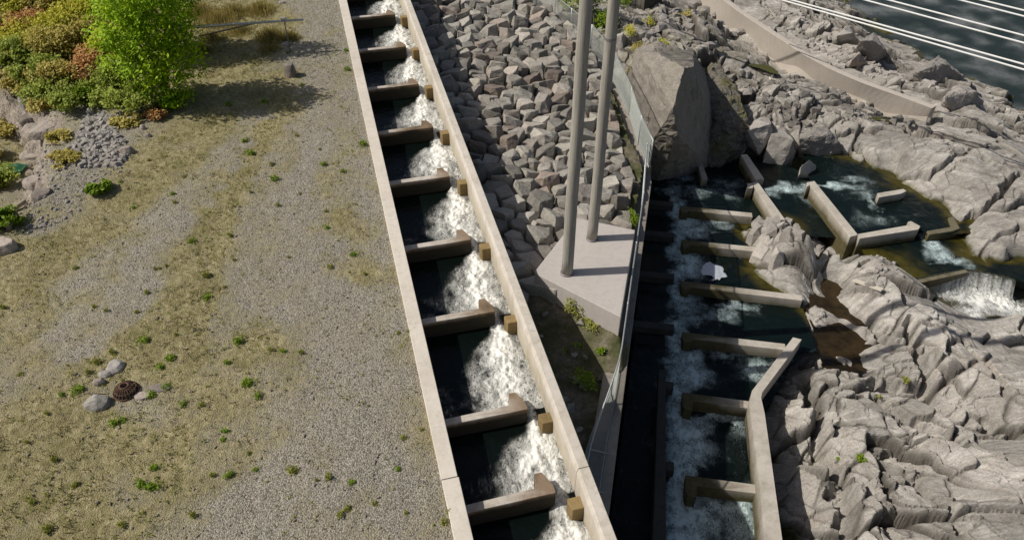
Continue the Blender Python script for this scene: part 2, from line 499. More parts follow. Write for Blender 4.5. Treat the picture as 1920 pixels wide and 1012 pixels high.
M['leaf_brown'] = leaf_mat('rusty_bracken_leaves', (.38, .19, .06), (.60, .32, .11), (.66, .48, .22))
M['leaf_olive'] = leaf_mat('olive_bracken_leaves', (.34, .29, .06), (.54, .46, .11), (.66, .55, .21))
M['leaf_lime'] = leaf_mat('lime_green_leaves', (.12, .20, .008), (.20, .32, .012), (.34, .44, .02), .34)
M['weed'] = leaf_mat('weed_leaves', (.15, .25, .016), (.26, .38, .025), (.38, .46, .06))
M['weed_olive'] = leaf_mat('olive_weed_leaves', (.22, .235, .04), (.33, .35, .06), (.46, .44, .13))
M['grass'] = leaf_mat('dry_grass_blades', (.20, .18, .06), (.40, .35, .165), (.58, .51, .31), .30)
M['drygrass'] = leaf_mat('golden_grass_blades', (.24, .20, .06), (.40, .33, .10), (.54, .44, .18), .4)
M['bark'] = plain('bark', (.12, .09, .06), .9, 0, .35, 20, .5)

# ================================================================== the setting
# ---- gravel ground left of the fish ladder (grid in ladder coordinates)
LOWPX = [(-500, 120), (-30, 150), (22, 175), (40, 215), (52, 262), (42, 300), (50, 338), (36, 372), (0, 396), (-60, 430), (-500, 560)]
LOW = [unw(*p)[:2] for p in LOWPX]
GPTS = [  # (px, py, grass density)
    (600, 20, .05), (620, 150, .1), (640, 300, .15), (690, 420, .25), (720, 560, .2), (760, 700, .12), (800, 850, .1), (830, 990, .15),
    (560, 90, .2), (560, 200, .45), (540, 330, .35), (600, 260, .2), (500, 260, .1), (460, 300, .15), (420, 340, .45), (300, 300, .7), (380, 240, .75), (450, 180, .8),
    (520, 150, .6), (470, 60, .9), (430, 20, .95), (400, 60, .95), (500, 40, .8), (520, 80, .8), (360, 10, .9), (400, 120, .9), (300, 420, .25), (250, 490, .3), (330, 400, .2), (190, 590, .1), (150, 640, .1), (230, 560, .2), (60, 600, .5),
    (30, 520, .7), (120, 480, .7), (200, 420, .7), (260, 360, .6), (380, 400, .75), (390, 480, .75), (370, 560, .9), (310, 620, .95), (340, 650, .8), (250, 660, .8),
    (500, 400, .2), (480, 480, .15), (560, 440, .25), (600, 380, .5), (640, 520, .08), (600, 600, .05), (520, 560, .4), (480, 640, .6), (430, 720, .6), (560, 700, .4),
    (640, 700, .1), (640, 820, .15), (540, 820, .35), (440, 830, .5), (380, 900, .4), (300, 860, .75), (180, 800, .75), (80, 760, .65), (60, 700, .5), (40, 860, .75),
    (120, 940, .8), (220, 980, .7), (340, 980, .3), (450, 960, .15), (560, 960, .12), (700, 960, .1), (720, 820, .08), (150, 700, .7), (240, 740, .35), (330, 720, .7),
    (690, 640, .12), (740, 780, .2), (90, 420, .3), (150, 350, .15), (120, 380, .2), (200, 260, .1), (100, 100, .8), (200, 60, .7), (600, 480, .35), (670, 330, .25)]
GPTS = [g for g in GPTS if not (480 < g[0] < 760 and 180 < g[1] < 620)]
def gline(pts, v, step=34, wob=0):
    for (x0, y0), (x1, y1) in zip(pts, pts[1:]):
        n = max(1, int(math.hypot(x1 - x0, y1 - y0) / step))
        for i in range(n): GPTS.append((x0 + (x1 - x0) * i / n, y0 + (y1 - y0) * i / n, v))
gline([(500, 215), (470, 270), (440, 320), (390, 385), (330, 430), (270, 480), (215, 550), (170, 610), (110, 690)], .08)
gline([(470, 225), (405, 320), (340, 395), (235, 480), (150, 585)], .32)
gline([(440, 190), (390, 260), (300, 340), (210, 420), (120, 470), (30, 520)], .72)
gline([(520, 205), (470, 300), (425, 370), (400, 440), (385, 520), (360, 590), (310, 640), (250, 680)], .95, 26)
gline([(545, 230), (500, 330), (470, 400), (450, 480), (430, 560), (410, 650)], .30)
gline([(600, 10), (610, 110), (612, 200), (590, 290), (560, 380), (540, 460), (560, 560), (610, 640), (600, 760), (540, 860), (470, 960), (440, 1010)], .10)
gline([(625, 60), (650, 200), (690, 340), (730, 480), (770, 640), (800, 780), (840, 960)], .22)
gline([(600, 330), (640, 400), (670, 470), (690, 540)], .50)
gline([(640, 560), (690, 680), (720, 800), (760, 940)], .04)
gline([(460, 640), (420, 740), (400, 840), (330, 920)], .55)
gline([(640, 320), (600, 420), (620, 520)], .30)
gp = [unw(p[0], p[1])[:2] for p in GPTS]; gv = [p[2] for p in GPTS]
def ground_z(x, y):
    s, l = sl_of(x, y)
    z = SL * s - .07
    z = z + .10 * fbm(x * .16, y * .16, 3, 3) * sstep(-.3, -3, l)
    z = z + .22 * sstep(-5.5, -12, l) * fbm(x * .2 + 9, y * .2, 5, 2)
    d = seg_dist(x, y, LOW, True)
    ins = in_poly(x, y, LOW)
    sd = np.where(ins, -d, d) + .25 * fbm(x * 1.1, y * 1.1, 8, 3)
    bank = 1 - sstep(-.45, .9, sd)
    z = z - 1.35 * bank ** 1.4 + .16 * sstep(1.2, .2, np.abs(sd)) * facets(x / .8, y / .7, 47, .8)[0]
    return z, sd
ds = .055
su = np.arange(-9.5, 30, ds); lv = np.arange(-25, -.10, ds)
sg, lg = np.meshgrid(su, lv, indexing='ij')
gx, gy = P0[0] + AD[0] * sg + VD[0] * lg, P0[1] + AD[1] * sg + VD[1] * lg
gz, sd = ground_z(gx, gy)
gden = idw(gx, gy, gp, gv, 4.5, .05)
gden = np.clip(gden + .24 * fbm(gx * .9, gy * .9, 31, 4), 0, 1)
gz = gz + .014 * fbm(gx * 3.0, gy * 3.0, 41, 3) + .010 * fbm(gx * 9, gy * 9, 43, 2) * (1 + 1.5 * gden)
dirt = np.clip(sstep(1.15, .35, sd - .05 + .5 * fbm(gx * .8, gy * .8, 45, 3)) * sstep(-.7, -.2, sd), 0, 1) * sstep(-9.0, -9.4, lg)
ok = np.ones(sg.shape, bool)
me = np_mesh('gravel_ground', np.stack([gx, gy, gz], -1).reshape(-1, 3), grid_faces(*sg.shape), True, {'grass': gden, 'dirt': dirt})
tag(link('gravel_ground', me, M['ground']), kind='structure')
def gz1(x, y):
    z, _ = ground_z(np.array([float(x)]), np.array([float(y)]))
    return float(z[0])
def gpt(px, py):                           # a pixel on the gravel ground
    p = unw(px, py)
    for _ in range(3):
        z = gz1(p[0], p[1]); p = un(px, py, z)
    return Vector((p[0], p[1], z))

# ---- bedrock to the right
TER = [  # px, py, z, roughness
    (1240, 20, -1.9, .8), (1180, 60, -1.9, .6), (1330, 40, -2.2, .7), (1300, 90, -2.4, .7), (1400, 110, -2.8, .7), (1450, 60, -2.9, .6), (1340, -40, -2.2, .8), (1200, -60, -1.4, .8), (1480, -40, -3.0, .8),
    (1450, 180, -3.4, .9), (1440, 230, -3.6, .8), (1395, 180, -3.5, .9), (1380, 250, -4.1, .9), (1350, 130, -3.0, .9), (1340, 160, -3.5, .8), (1370, 300, -4.9, .5), (1420, 200, -3.2, 1), (1520, 150, -3.1, .6), (1560, 230, -3.3, .7), (1500, 260, -3.8, .8), (1640, 215, -3.2, .4), (1590, 180, -3.0, .5),
    (1720, 250, -3.2, .45), (1760, 300, -3.2, .25), (1700, 290, -3.35, .3), (1640, 290, -3.6, .35), (1600, 300, -4.1, .4), (1820, 330, -3.2, .35), (1800, 380, -3.7, .3),
    (1880, 300, -3.3, .45), (1900, 380, -3.5, .45), (1890, 460, -3.7, .3), (1860, 480, -4.0, .2), (1960, 420, -3.3, .3), (1960, 560, -3.9, .4),
    (1500, 20, -3.5, .9), (1560, 60, -4.0, 1), (1620, 110, -4.0, 1), (1560, 105, -3.3, .7), (1680, 160, -3.8, .7), (1750, 165, -3.6, .6), (1800, 180, -3.5, .5), (1850, 200, -4.2, .7), (1900, 235, -4.8, .7), (1820, 240, -3.4, .6), (1900, 260, -4.1, .6),
    (1700, 125, -5.6, .5), (1640, 75, -5.6, .6), (1560, 25, -5.4, .6), (1870, 190, -5.9, .5), (1935, 215, -6.2, .5), (1790, 145, -5.8, .5), (1510, -30, -5.2, .6),
    (1640, 20, -8.0, .2), (1750, 80, -8.0, .2), (1860, 140, -8.2, .2), (1950, 180, -8.2, .2), (1760, 20, -8.8, .1), (1900, 60, -8.8, .1), (1600, -60, -8.0, .1), (1950, -60, -9.0, .1),
    # pools
    (1290, 345, -5.7, .2), (1340, 350, -5.6, .2), (1390, 350, -5.4, .2), (1450, 330, -5.2, .2), (1500, 330, -5.1, .2), (1480, 370, -5.3, .2), (1330, 430, -5.9, .2), (1300, 500, -6.0, .2), (1380, 500, -5.7, .2), (1330, 590, -6.0, .2), (1440, 590, -5.6, .2),
    (1330, 690, -6.2, .2), (1400, 700, -6.1, .2), (1330, 830, -6.5, .2), (1390, 850, -6.5, .2), (1310, 980, -6.7, .2), (1400, 980, -6.7, .2), (1220, 420, -6, .1), (1220, 600, -6.2, .1), (1210, 800, -6.6, .1), (1190, 960, -6.8, .1),
    (1570, 340, -5.0, .2), (1600, 350, -5.0, .2), (1620, 390, -5.1, .2), (1700, 400, -4.9, .2), (1740, 415, -4.7, .2), (1660, 450, -5.2, .2), (1720, 470, -5.2, .2), (1780, 480, -4.9, .2), (1730, 510, -5.1, .2), (1800, 500, -4.6, .2), (1660, 350, -4.7, .2),
    # right-hand shore of the pools
    (1780, 410, -4.15, .2), (1830, 440, -4.0, .25), (1850, 500, -4.2, .2), (1730, 365, -4.05, .25), (1680, 340, -4.05, .3),
    # rock island between the pools
    (1415, 430, -4.3, .7), (1440, 415, -4.0, .9), (1480, 420, -3.6, 1), (1520, 440, -3.5, 1), (1560, 440, -3.6, .9), (1580, 460, -3.8, .7), (1480, 465, -3.8, .9), (1430, 480, -4.4, .6), (1460, 520, -4.5, .5), (1500, 545, -4.5, .5), (1540, 600, -4.6, .5), (1545, 580, -4.6, .6),
    (1480, 560, -4.8, .4), (1625, 470, -4.0, .7), (1650, 500, -3.9, .7), (1600, 510, -4.1, .6), (1680, 545, -3.9, .5), (1620, 550, -4.2, .7), (1660, 590, -4.1, .6), (1600, 580, -4.6, .6), (1720, 580, -4.0, .5),
    # brown shaded pond
    (1520, 510, -5.3, .1), (1545, 545, -5.35, .1), (1570, 600, -5.35, .15), (1505, 493, -5.15, .1), (1550, 497, -5.2, .1), (1577, 560, -5.3, .1), (1592, 610, -5.3, .1), (1560, 520, -5.3, .1), (1600, 640, -5.15, .2), (1560, 560, -5.2, .15), (1630, 640, -5.0, .3), (1530, 640, -5.4, .3), (1480, 620, -5.6, .3), (1560, 640, -5.3, .2),
    # waterfall gully
    (1790, 545, -5.2, .2), (1820, 545, -5.4, .2), (1850, 565, -5.6, .2), (1890, 580, -5.6, .2), (1930, 600, -5.7, .2), (1800, 575, -5.2, .2), (1860, 600, -5.4, .2), (1760, 572, -4.5, .3), (1830, 630, -4.6, .4), (1900, 660, -4.5, .4), (1740, 555, -4.3, .4), (1862, 533, -5.2, .15), (1885, 541, -5.3, .15), (1915, 545, -5.2, .2), (1840, 542, -5.5, .2), (1870, 548, -5.4, .2), (1892, 556, -5.5, .2), (1885, 500, -4.0, .25), (1920, 520, -4.0, .3),
    # foreground
    (1580, 660, -4.6, .7), (1640, 680, -4.5, .8), (1720, 650, -4.1, .6), (1780, 680, -4.2, .6), (1850, 700, -4.1, .5), (1900, 740, -4.0, .6), (1800, 740, -4.5, .7), (1560, 700, -5.0, .7), (1620, 715, -4.85, .6), (1700, 715, -4.8, .7), (1760, 765, -4.8, .7), (1580, 690, -4.9, .5), (1860, 790, -4.6, .7),
    (1560, 740, -4.7, .8), (1620, 760, -4.5, .9), (1680, 800, -4.4, .9), (1580, 800, -4.7, .9), (1620, 850, -4.5, 1), (1700, 860, -4.4, 1), (1760, 840, -4.4, .9), (1830, 850, -4.1, .5), (1900, 860, -3.7, .25), (1850, 930, -3.8, .3), (1930, 960, -3.5, .25), (1780, 920, -4.2, .7),
    (1600, 920, -4.6, 1), (1680, 940, -4.5, .9), (1750, 980, -4.3, .7), (1600, 1000, -4.7, .9), (1680, 1040, -4.6, .8), (1560, 900, -4.9, .8), (1545, 830, -5.0, .7), (1530, 760, -5.1, .7), (1570, 980, -5.2, .7),
    (1500, 700, -5.5, .6), (1490, 800, -5.6, .6), (1500, 900, -5.7, .6), (1515, 980, -5.9, .6), (1465, 760, -5.8, .4), (1475, 900, -6.0, .4), (1490, 1010, -6.2, .4), (1530, 850, -5.5, .6), (1445, 700, -6.2, .1), (1400, 900, -6.6, .1), (1460, 1050, -6.3, .3), (1560, 1060, -5.7, .7), (1850, 1060, -3.6, .4), (2000, 850, -3.4, .3), (2000, 700, -3.9, .4)]
AP_TOP = [(1300, -38), (1340, -12), (1362, 4), (1382, 20), (1430, 52), (1480, 84), (1500, 99), (1530, 115), (1562, 132), (1620, 157), (1690, 181), (1748, 203)]
AP_BOT = [(1290, 0), (1340, 34), (1362, 48), (1384, 62), (1428, 96), (1470, 124), (1490, 136), (1522, 157), (1545, 170), (1600, 194), (1668, 214), (1740, 219)]
def ap_z(i): return -2.0 - .08 * i, -2.0 - .08 * i - (1.25 if i < 10 else (1.0, .5)[i - 10])
for i, (a, b) in enumerate(zip(AP_TOP, AP_BOT)):
    zt, zb = ap_z(i)
    TER += [(b[0] - 8, b[1] + 7, zb - .28, .22), (b[0] + 12, b[1] - 10, zb - .7, .05), (.5 * (a[0] + b[0]) + 8, .5 * (a[1] + b[1]), .5 * (zt + zb) - .9, .05)]
    q = un(a[0], a[1], zt) + np.array([.62, .46, 0])
    TER += [(None, (q[0], q[1]), zt - .55, .25)]
tp = [(t[1] if t[0] is None else un(t[0], t[1], t[2])[:2]) for t in TER]
fz = rbf_fit(tp, np.array([t[2] for t in TER]), .05)
dx = .032
xs = np.arange(2.2, 31, dx); ys = np.arange(6.8, 51, dx)
tx, ty = np.meshgrid(xs, ys, indexing='ij')
# coarse evaluation of the smooth part, then bilinear
cxs = np.linspace(xs[0], xs[-1], 260); cys = np.linspace(ys[0], ys[-1], 340)
cgx, cgy = np.meshgrid(cxs, cys, indexing='ij')
cz = fz(cgx, cgy); cr = idw(cgx, cgy, tp, [t[3] for t in TER], 4, .1)
GULLY = [un(*p, -5.1)[:2] for p in ((1785, 550), (1830, 527), (1870, 526), (1908, 533), (1975, 545), (1985, 640), (1890, 615), (1815, 585))]
gd = np.where(in_poly(cgx, cgy, GULLY), seg_dist(cgx, cgy, GULLY, True), 0)
gw = sstep(.0, .45, gd)
cz = cz * (1 - gw) - 5.4 * gw; cr = cr * (1 - .8 * gw)
def bil(G, x, y):
    u = np.clip((x - cxs[0]) / (cxs[1] - cxs[0]), 0, len(cxs) - 1.001); v = np.clip((y - cys[0]) / (cys[1] - cys[0]), 0, len(cys) - 1.001)
    i, j = u.astype(int), v.astype(int); fu, fv = u - i, v - j
    return (G[i, j] * (1 - fu) + G[i + 1, j] * fu) * (1 - fv) + (G[i, j + 1] * (1 - fu) + G[i + 1, j + 1] * fu) * fv
CREV = [([(1525, 645), (1565, 672), (1620, 690), (1685, 716), (1750, 738)], -4.7, .85, .17), ([(1695, 615), (1722, 660), (1750, 700), (1762, 722)], -4.3, .8, .15),
        ([(1650, 735), (1700, 775), (1745, 800), (1790, 845)], -4.6, .75, .20), ([(1512, 690), (1528, 760), (1536, 820), (1562, 875), (1575, 945), (1590, 1010)], -5.1, .8, .20),
        ([(1588, 556), (1630, 590), (1665, 625), (1690, 648)], -4.4, .6, .12), ([(1640, 825), (1700, 880), (1755, 945), (1800, 1010)], -4.45, .55, .09), ([(1860, 770), (1885, 800), (1925, 815)], -4.1, .7, .14),
        ([(1590, 880), (1640, 925), (1680, 1000)], -4.6, .5, .10), ([(1820, 395), (1870, 372), (1898, 340), (1915, 330)], -3.4, .6, .12), ([(1690, 235), (1760, 262), (1830, 300), (1900, 330)], -3.2, .4, .10),
        ([(1610, 262), (1650, 300), (1672, 318)], -3.5, .45, .10), ([(1440, 215), (1490, 232), (1540, 262)], -3.4, .5, .14), ([(1530, 190), (1590, 215), (1640, 240)], -3.15, .4, .12), ([(1800, 640), (1850, 690), (1880, 740)], -4.2, .5, .08), ([(1560, 130), (1610, 170), (1660, 182)], -3.4, .4, .1)]
CREV = [([un(a, b, z)[:2] for a, b in P], dpt, wd) for P, z, dpt, wd in CREV]
def bedrock_z(x, y):
    base = bil(cz, x, y); ro = bil(cr, x, y)
    a = R(-50)
    q1, q2 = fbm(x * .7, y * .7, 61, 3), fbm(x * .7 + 5, y * .7, 62, 3)
    wx, wy = x + .26 * q1, y + .26 * q2
    u, v = wx * math.cos(a) + wy * math.sin(a), -wx * math.sin(a) + wy * math.cos(a)
    h1, e1, c1 = facets(u / 2.7, v / 1.3, 101, .95, .45, -.10)
    h2, e2, c2 = facets(u / 1.05 + 3.3, v / .50, 131, 1.0, .45, -.05)
    h3, e3, c3 = facets(u / .42, v / .19, 151, 1.0, .4, .0)
    h4, e4, c4 = facets(x / .62 + 7, y / .55, 171, .7, .7, -.1)
    frac = sstep(-.12, .48, fbm(x * .45 + 3, y * .45, 66, 3) + (ro - .55) * 1.2)      # where the rock is broken up
    z = base + ro * .74 * h1 + ro * (.12 + .26 * frac) * h2 + ro * frac * (.09 * h3 + .12 * h4)
    z = z - (.10 + .22 * ro) * np.exp(-(e1 / .04) ** 2) - .15 * ro * frac * np.exp(-(e2 / .06) ** 2) - .05 * ro * np.exp(-(e2 / .05) ** 2)
    z = z + .03 * fbm(x * .9, y * .9, 70, 2) + .010 * fbm(u * 2.0, v * 6.0, 71, 3) + .013 * fbm(x * 7, y * 7, 73, 3) * (.4 + ro) + .007 * ro * facets(u / .16, v / .085, 191, .9)[0]
    wxx, wyy = x + .16 * fbm(x * 1.8, y * 1.8, 68, 3), y + .16 * fbm(x * 1.8 + 4, y * 1.8, 69, 3)
    for P, dpt, wd in CREV:
        z = z - dpt * np.exp(-(seg_dist(wxx, wyy, P) / wd) ** 4)
    crk = np.maximum(np.exp(-(e1 / .055) ** 2), .8 * np.exp(-(e2 / .075) ** 2)) * np.clip(ro * 1.3, 0, 1)
    return z, ro, c1 * .5 + c2 * .5, crk
tz, tro, tcell, tcrk = bedrock_z(tx, ty)
for ax in (0, 1):
    sm = (np.roll(tz, 1, ax) + 2 * tz + np.roll(tz, -1, ax)) / 4
    tz = .75 * tz + .25 * sm
# retaining wall line (its right edge) used to cut the bedrock sheet
WALL_R = [un(*p, -2.0)[:2] for p in ((1130, 1060), (1159, 823), (1184, 626), (1207, 451), (1222, 340), (1217, 316))]
FENCE_PX = [(1217, 318), (1196.6, 271.6), (1179, 216), (1146, 143), (1107, 95.7), (1069.7, 63.8), (1039.5, 38), (1005, 18), (960, -8), (900, -40)]
def kerb_z(y): return -1.85 + .6 * float(np.clip((y - 24) / 14, 0, 1))
FENCE_N = []
for p in FENCE_PX:
    q = un(*p, -2.0)
    for _ in range(4): q = un(*p, kerb_z(q[1]))
    FENCE_N.append((q[0], q[1]))
EDGE = [(p[0], p[1]) for p in WALL_R] + FENCE_N[1:]
ex = np.array([p[0] for p in EDGE]); ey = np.array([p[1] for p in EDGE])
def edge_x(y): return np.interp(y, ey, ex)

POOLPTS = [(1320, 340, -4.62), (1330, 430, -4.75), (1350, 510, -4.85), (1400, 590, -4.95), (1380, 690, -5.1), (1350, 830, -5.25), (1350, 980, -5.45),
           (1470, 350, -4.4), (1560, 330, -4.1), (1620, 390, -4.1), (1730, 390, -4.1), (1780, 440, -4.35), (1720, 490, -4.35), (1840, 500, -4.35), (1540, 550, -4.9), (1600, 630, -4.9), (1500, 640, -4.9)]
pp = [un(*p)[:2] for p in POOLPTS]
lev = idw(tx, ty, pp, [p[2] for p in POOLPTS], 4, .05)
pdist = np.min([np.hypot(tx - a, ty - b) for a, b in pp], 0)
wet_shade = sstep(.16, .02, tz - lev + .06 * fbm(tx * 3, ty * 3, 91, 3)) * sstep(4.5, 3.0, pdist)
EXC = [un(*p, -4.9)[:2] for p in ((1430, 770), (1512, 625), (1500, 560), (1480, 480), (1600, 460), (1700, 560), (2100, 640), (2100, 1200), (1400, 1200))]
wet_shade = wet_shade * ~in_poly(tx, ty, EXC)
wet_shade = np.maximum(wet_shade, sstep(-6.05, -6.35, tz + .1 * fbm(tx * 2, ty * 2, 92, 2)))
vegp = [un(*p)[:2] for p in ((1180, 60, -1.9), (1240, 85, -2), (1200, 30, -1.9), (1300, 30, -2.2), (1320, 100, -2.4), (1190, 130, -2), (1250, 10, -1.9))]
vd = np.min([np.hypot(tx - a, ty - b) for a, b in vegp], 0)
veg = sstep(.15, .55, fbm(tx * 1.3, ty * 1.3, 93, 4) + .35) * sstep(4.0, 1.0, vd) * .45
mask = (tx > edge_x(ty) - .25) & (tz > -7.6)
V = np.stack([tx, ty, tz], -1).reshape(-1, 3)
V, Q, A = compact(V, grid_faces(*tx.shape, mask), {'cell': tcell, 'wet_shade': wet_shade, 'veg': veg, 'crack': tcrk})
me = np_mesh('bedrock', V, Q, True, A)
me.set_sharp_from_angle(angle=R(22))
tag(link('bedrock', me, M['bedrock']), kind='structure')
def bz(x, y):
    return float(bedrock_z(np.array([float(x)]), np.array([float(y)]))[0][0])
def bpt(px, py, z=-3.0):
    p = un(px, py, z)
    for _ in range(25):
        z = .6 * z + .4 * bz(p[0], p[1]); p = un(px, py, z)
    return Vector((p[0], p[1], bz(p[0], p[1])))

# ---- the river beyond the rocks
rx, ry = np.meshgrid(np.linspace(8, 110, 420), np.linspace(20, 150, 500), indexing='ij')
rz = -6.5 + .03 * fbm(rx * 1.6, ry * 1.6, 201, 3)
me = np_mesh('river', np.stack([rx, ry, rz], -1).reshape(-1, 3), grid_faces(*rx.shape), True,
             {'foam': .10 + .10 * fbm(rx * .5, ry * .5, 203, 3), 'shallow': sstep(2.5, 0, np.abs(ry - 0) * 0 + 9)})
tag(link('river', me, M['river']), kind='structure')
# low ground that closes the view under everything
bm = bmesh.new()
block(bm, [(-70, -20), (110, -20), (110, 160), (-70, 160)], -12, -9.6)
tag(bm_obj('terrain', bm, M['riprap_grey']), kind='structure')
# upper-left hinterland behind the shrubs
bm = bmesh.new()
prism(bm, [(-70, -10, -6), (-14.5, -10, -6), (-14.5, 45, -6), (-70, 45, -6)], [(-70, -10, -1.4), (-25, -10, -1.4), (-31, 45, .6), (-70, 45, .6)])
tag(bm_obj('hillside', bm, M['ground']), kind='structure')

# ---- upper fish ladder -------------------------------------------------------
BAF = [18.6, 15.68, 12.78, 9.86, 7.0, 4.25, 1.30, -1.42, -4.37, -6.40, -9.1]
CREST = [SL * s - .40 for s in BAF]
LV = [CREST[0] - .33] + [c - .33 for c in CREST]      # level of the pool that ends at baffle k
def ladder_level(s, l):
    slot = sstep(1.90, 2.02, l)
    z = np.full(np.shape(s), CREST[0] - .33 + .15)
    for k in range(len(BAF)):
        drop = (CREST[k - 1] - CREST[k]) if k else .15
        nxt = CREST[k + 1] - .33 if k + 1 < len(BAF) else CREST[k] - .48
        cur = CREST[k] - .33
        z = np.where(s < BAF[k] + .30, cur + (nxt - cur) * (slot * sstep(BAF[k] + .25, BAF[k] - .28, s) + (1 - slot) * sstep(BAF[k] + .15, BAF[k] + .02, s)), z) if k else np.where(s < BAF[0] + .3, nxt, z)
    return z
ss, ll = np.arange(-9.0, 18.4, .026), np.arange(.10, 2.46, .026)
wS, wL = np.meshgrid(ss, ll, indexing='ij')
wz = ladder_level(wS, wL)
foam = np.zeros(wS.shape); calm = np.zeros(wS.shape)
for k in range(len(BAF) - 1):
    a = (BAF[k] - wS) / (BAF[k] - BAF[k + 1])               # 0 at this slot, 1 at the next
    inn = (a >= -.12) & (a < .93)
    aa = np.clip(a, 0, 1)
    wob = .10 * fbm(wS * 1.6 + k * 9, wL * 1.6, 300 + k, 3)
    cen = np.interp(aa, [0, .08, .2, .35, .5, .65, .8, .92, 1], [2.06, 2.04, 1.98, 1.88, 1.80, 1.80, 1.88, 1.98, 2.04]) + wob * .9 + rng.uniform(-.05, .05)
    wl_ = np.interp(aa, [0, .1, .25, .45, .65, .85, 1], [.14, .18, .25, .33, .37, .33, .24]); wr_ = np.interp(aa, [0, .1, .25, .45, .65, .85, 1], [.12, .19, .36, .46, .46, .34, .22])
    dd_ = wL - cen
    wv = np.where(dd_ < 0, wl_, wr_)
    core = np.exp(-np.abs(dd_ / wv) ** 2.4)
    whisk = .46 * np.exp(-np.abs(dd_ / (wv * 2.2)) ** 3) * sstep(.05, .25, aa)
    f = np.maximum(core * np.interp(aa, [0, .1, .25, .6, .85, 1], [.70, 1.05, 1.12, 1.0, .88, .55]), whisk)
    f = f * (.86 + .50 * fbm(wS * 2.0 + k, wL * 4.2, 330 + k, 4)) + .22 * np.exp(-((wS - BAF[k + 1] - .32) / .16) ** 2) * sstep(.7, 1.3, wL) * sstep(1.75, 1.6, wL)
    lite = .16 * sstep(.35, .8, aa) * np.exp(-((wL - .5) / .35) ** 2) * (.5 + fbm(wS * 2 + k * 3, wL * 2, 350 + k, 3))
    foam = np.where(inn, np.maximum(foam, np.clip(f + lite, 0, 1.15)), foam)
turb = foam * (.060 * fbm(wS * 2.2, wL * 2.6, 360, 3) + .045 * fbm(wS * 6, wL * 7, 361, 3) + .025 * fbm(wS * 14, wL * 16, 362, 2))
wz = wz + turb + foam * .05 + .008 * fbm(wS * 3, wL * 3, 363, 3)
wx = P0[0] + AD[0] * wS + VD[0] * wL; wy = P0[1] + AD[1] * wS + VD[1] * wL
me = np_mesh('ladder_water', np.stack([wx, wy, wz], -1).reshape(-1, 3), grid_faces(*wS.shape), True, {'foam': foam, 'shallow': np.zeros(wS.shape)})
tag(link('ladder_water', me, M['water_up']), kind='structure')

lad_root = empty('fish_ladder', lad3(0, 1.2, -2))
tag(lad_root, 'long concrete fish ladder stepping down through the middle, white water rushing along its right side', 'fish ladder')
inv = lad_root.matrix_basis.inverted()
def lad_part(name, bm, m, bevel=.012, label=None):
    bm.transform(Matrix.Translation(-Vector(lad_root.location)))
    o = bm_obj(name, bm, m, lad_root, bevel=bevel)
    if label: o['label'] = label
    return o
def set_wet_shade(o, f):
    me = o.data
    a = me.attributes.new('wet_shade', 'FLOAT', 'POINT')  # holds wetness and, on some parts, painted shade
    for i, v in enumerate(me.vertices):
        a.data[i].value = f(v.co + Vector(o.parent.location if o.parent else (0, 0, 0)))
def wall_bm(l0, l1, s0, s1, dz0, dz1, step=.6, gap=0.0, chamfer=0.0):
    bm = bmesh.new()
    n = max(1, int((s1 - s0) / step))
    rows = []
    for i in range(n + 1):
        s = s0 + (s1 - s0) * i / n
        prof = [(l0, dz0), (l1, dz0), (l1, dz1), (l0, dz1)]
        if chamfer: prof = [(l0 - .0, dz0), (l1, dz0), (l1, dz1), (l0 + chamfer, dz1), (l0, dz1 - .12), (l0, (dz0 + dz1 * 3) / 4)]
        rows.append([bm.verts.new(lad3(s, l, d)) for l, d in prof])
    m = len(rows[0])
    for a, b in zip(rows, rows[1:]):
        for k in range(m): bm.faces.new((a[k], a[(k + 1) % m], b[(k + 1) % m], b[k]))
    bm.faces.new(rows[0]); bm.faces.new(rows[-1][::-1])
    return bm
# the left wall is cast in two lengths with an open joint near the viewer; the right wall is one length per three pools
lad_part('side_wall', wall_bm(-.15, .165, -5.86, 30, -2.2, 0), M['concrete'])
lad_part('side_wall', wall_bm(-.145, .185, -9.6, -5.875, -2.2, -.004), M['concrete'])
for a, b in ((-9.6, -6.26), (-6.25, 30)):
    o = lad_part('side_wall', wall_bm(2.40, 2.65, a, b, -2.2, 0, chamfer=.035), M['wall_in'])
    set_wet_shade(o, lambda p: max(0.0, min(1.0, (SL * sl_of(p.x, p.y)[0] - .42 - p.z) * 3.0)) if sl_of(p.x, p.y)[1] < 2.5 else 0)
bm = wall_bm(.165, 2.40, -9.6, 30, -2.4, -1.9)
lad_part('channel_floor', bm, M['concrete_old'], 0)
for k, s in enumerate(BAF):
    z1 = CREST[k]
    bm = bmesh.new()
    poly = [(s, .10), (s, 1.955), (s + .05, 1.965), (s + .20, 1.955), (s + .52, 1.82), (s + .52, 1.67), (s + .20, 1.60), (s + .165, .10)]
    block(bm, [lad(a, l) for a, l in poly], z1 - 1.3, z1)
    subdiv_long(bm, .22, 3)
    o = lad_part('baffle', bm, M['baffle'], .012)
    lim = rng.uniform(.7, 1.5)
    set_wet_shade(o, lambda p, z1=z1, lim=lim: float(np.clip(sstep(lim, lim + .5, sl_of(p.x, p.y)[1]) * .48 + max(0, (z1 - .01 - p.z) * 9), 0, 1)))  # brown stain towards the slot; side faces darkened with painted shade
    bm = bmesh.new()
    bs = s - .40 + (.12 if k in (1, 2, 3) else 0)
    block(bm, [lad(a, l) for a, l in ((bs, 2.17), (bs, 2.44), (bs + .27, 2.44), (bs + .27, 2.15), (bs + .2, 2.13))], z1 - 1.3, SL * bs - .45)
    o = lad_part('flow_block', bm, M['algae_block'], .015)
    set_wet_shade(o, lambda p, zt=SL * bs - .45: float(np.clip((zt - .015 - p.z) * 20, 0, .9)))  # sides darkened in colour for their shade, top stays ochre

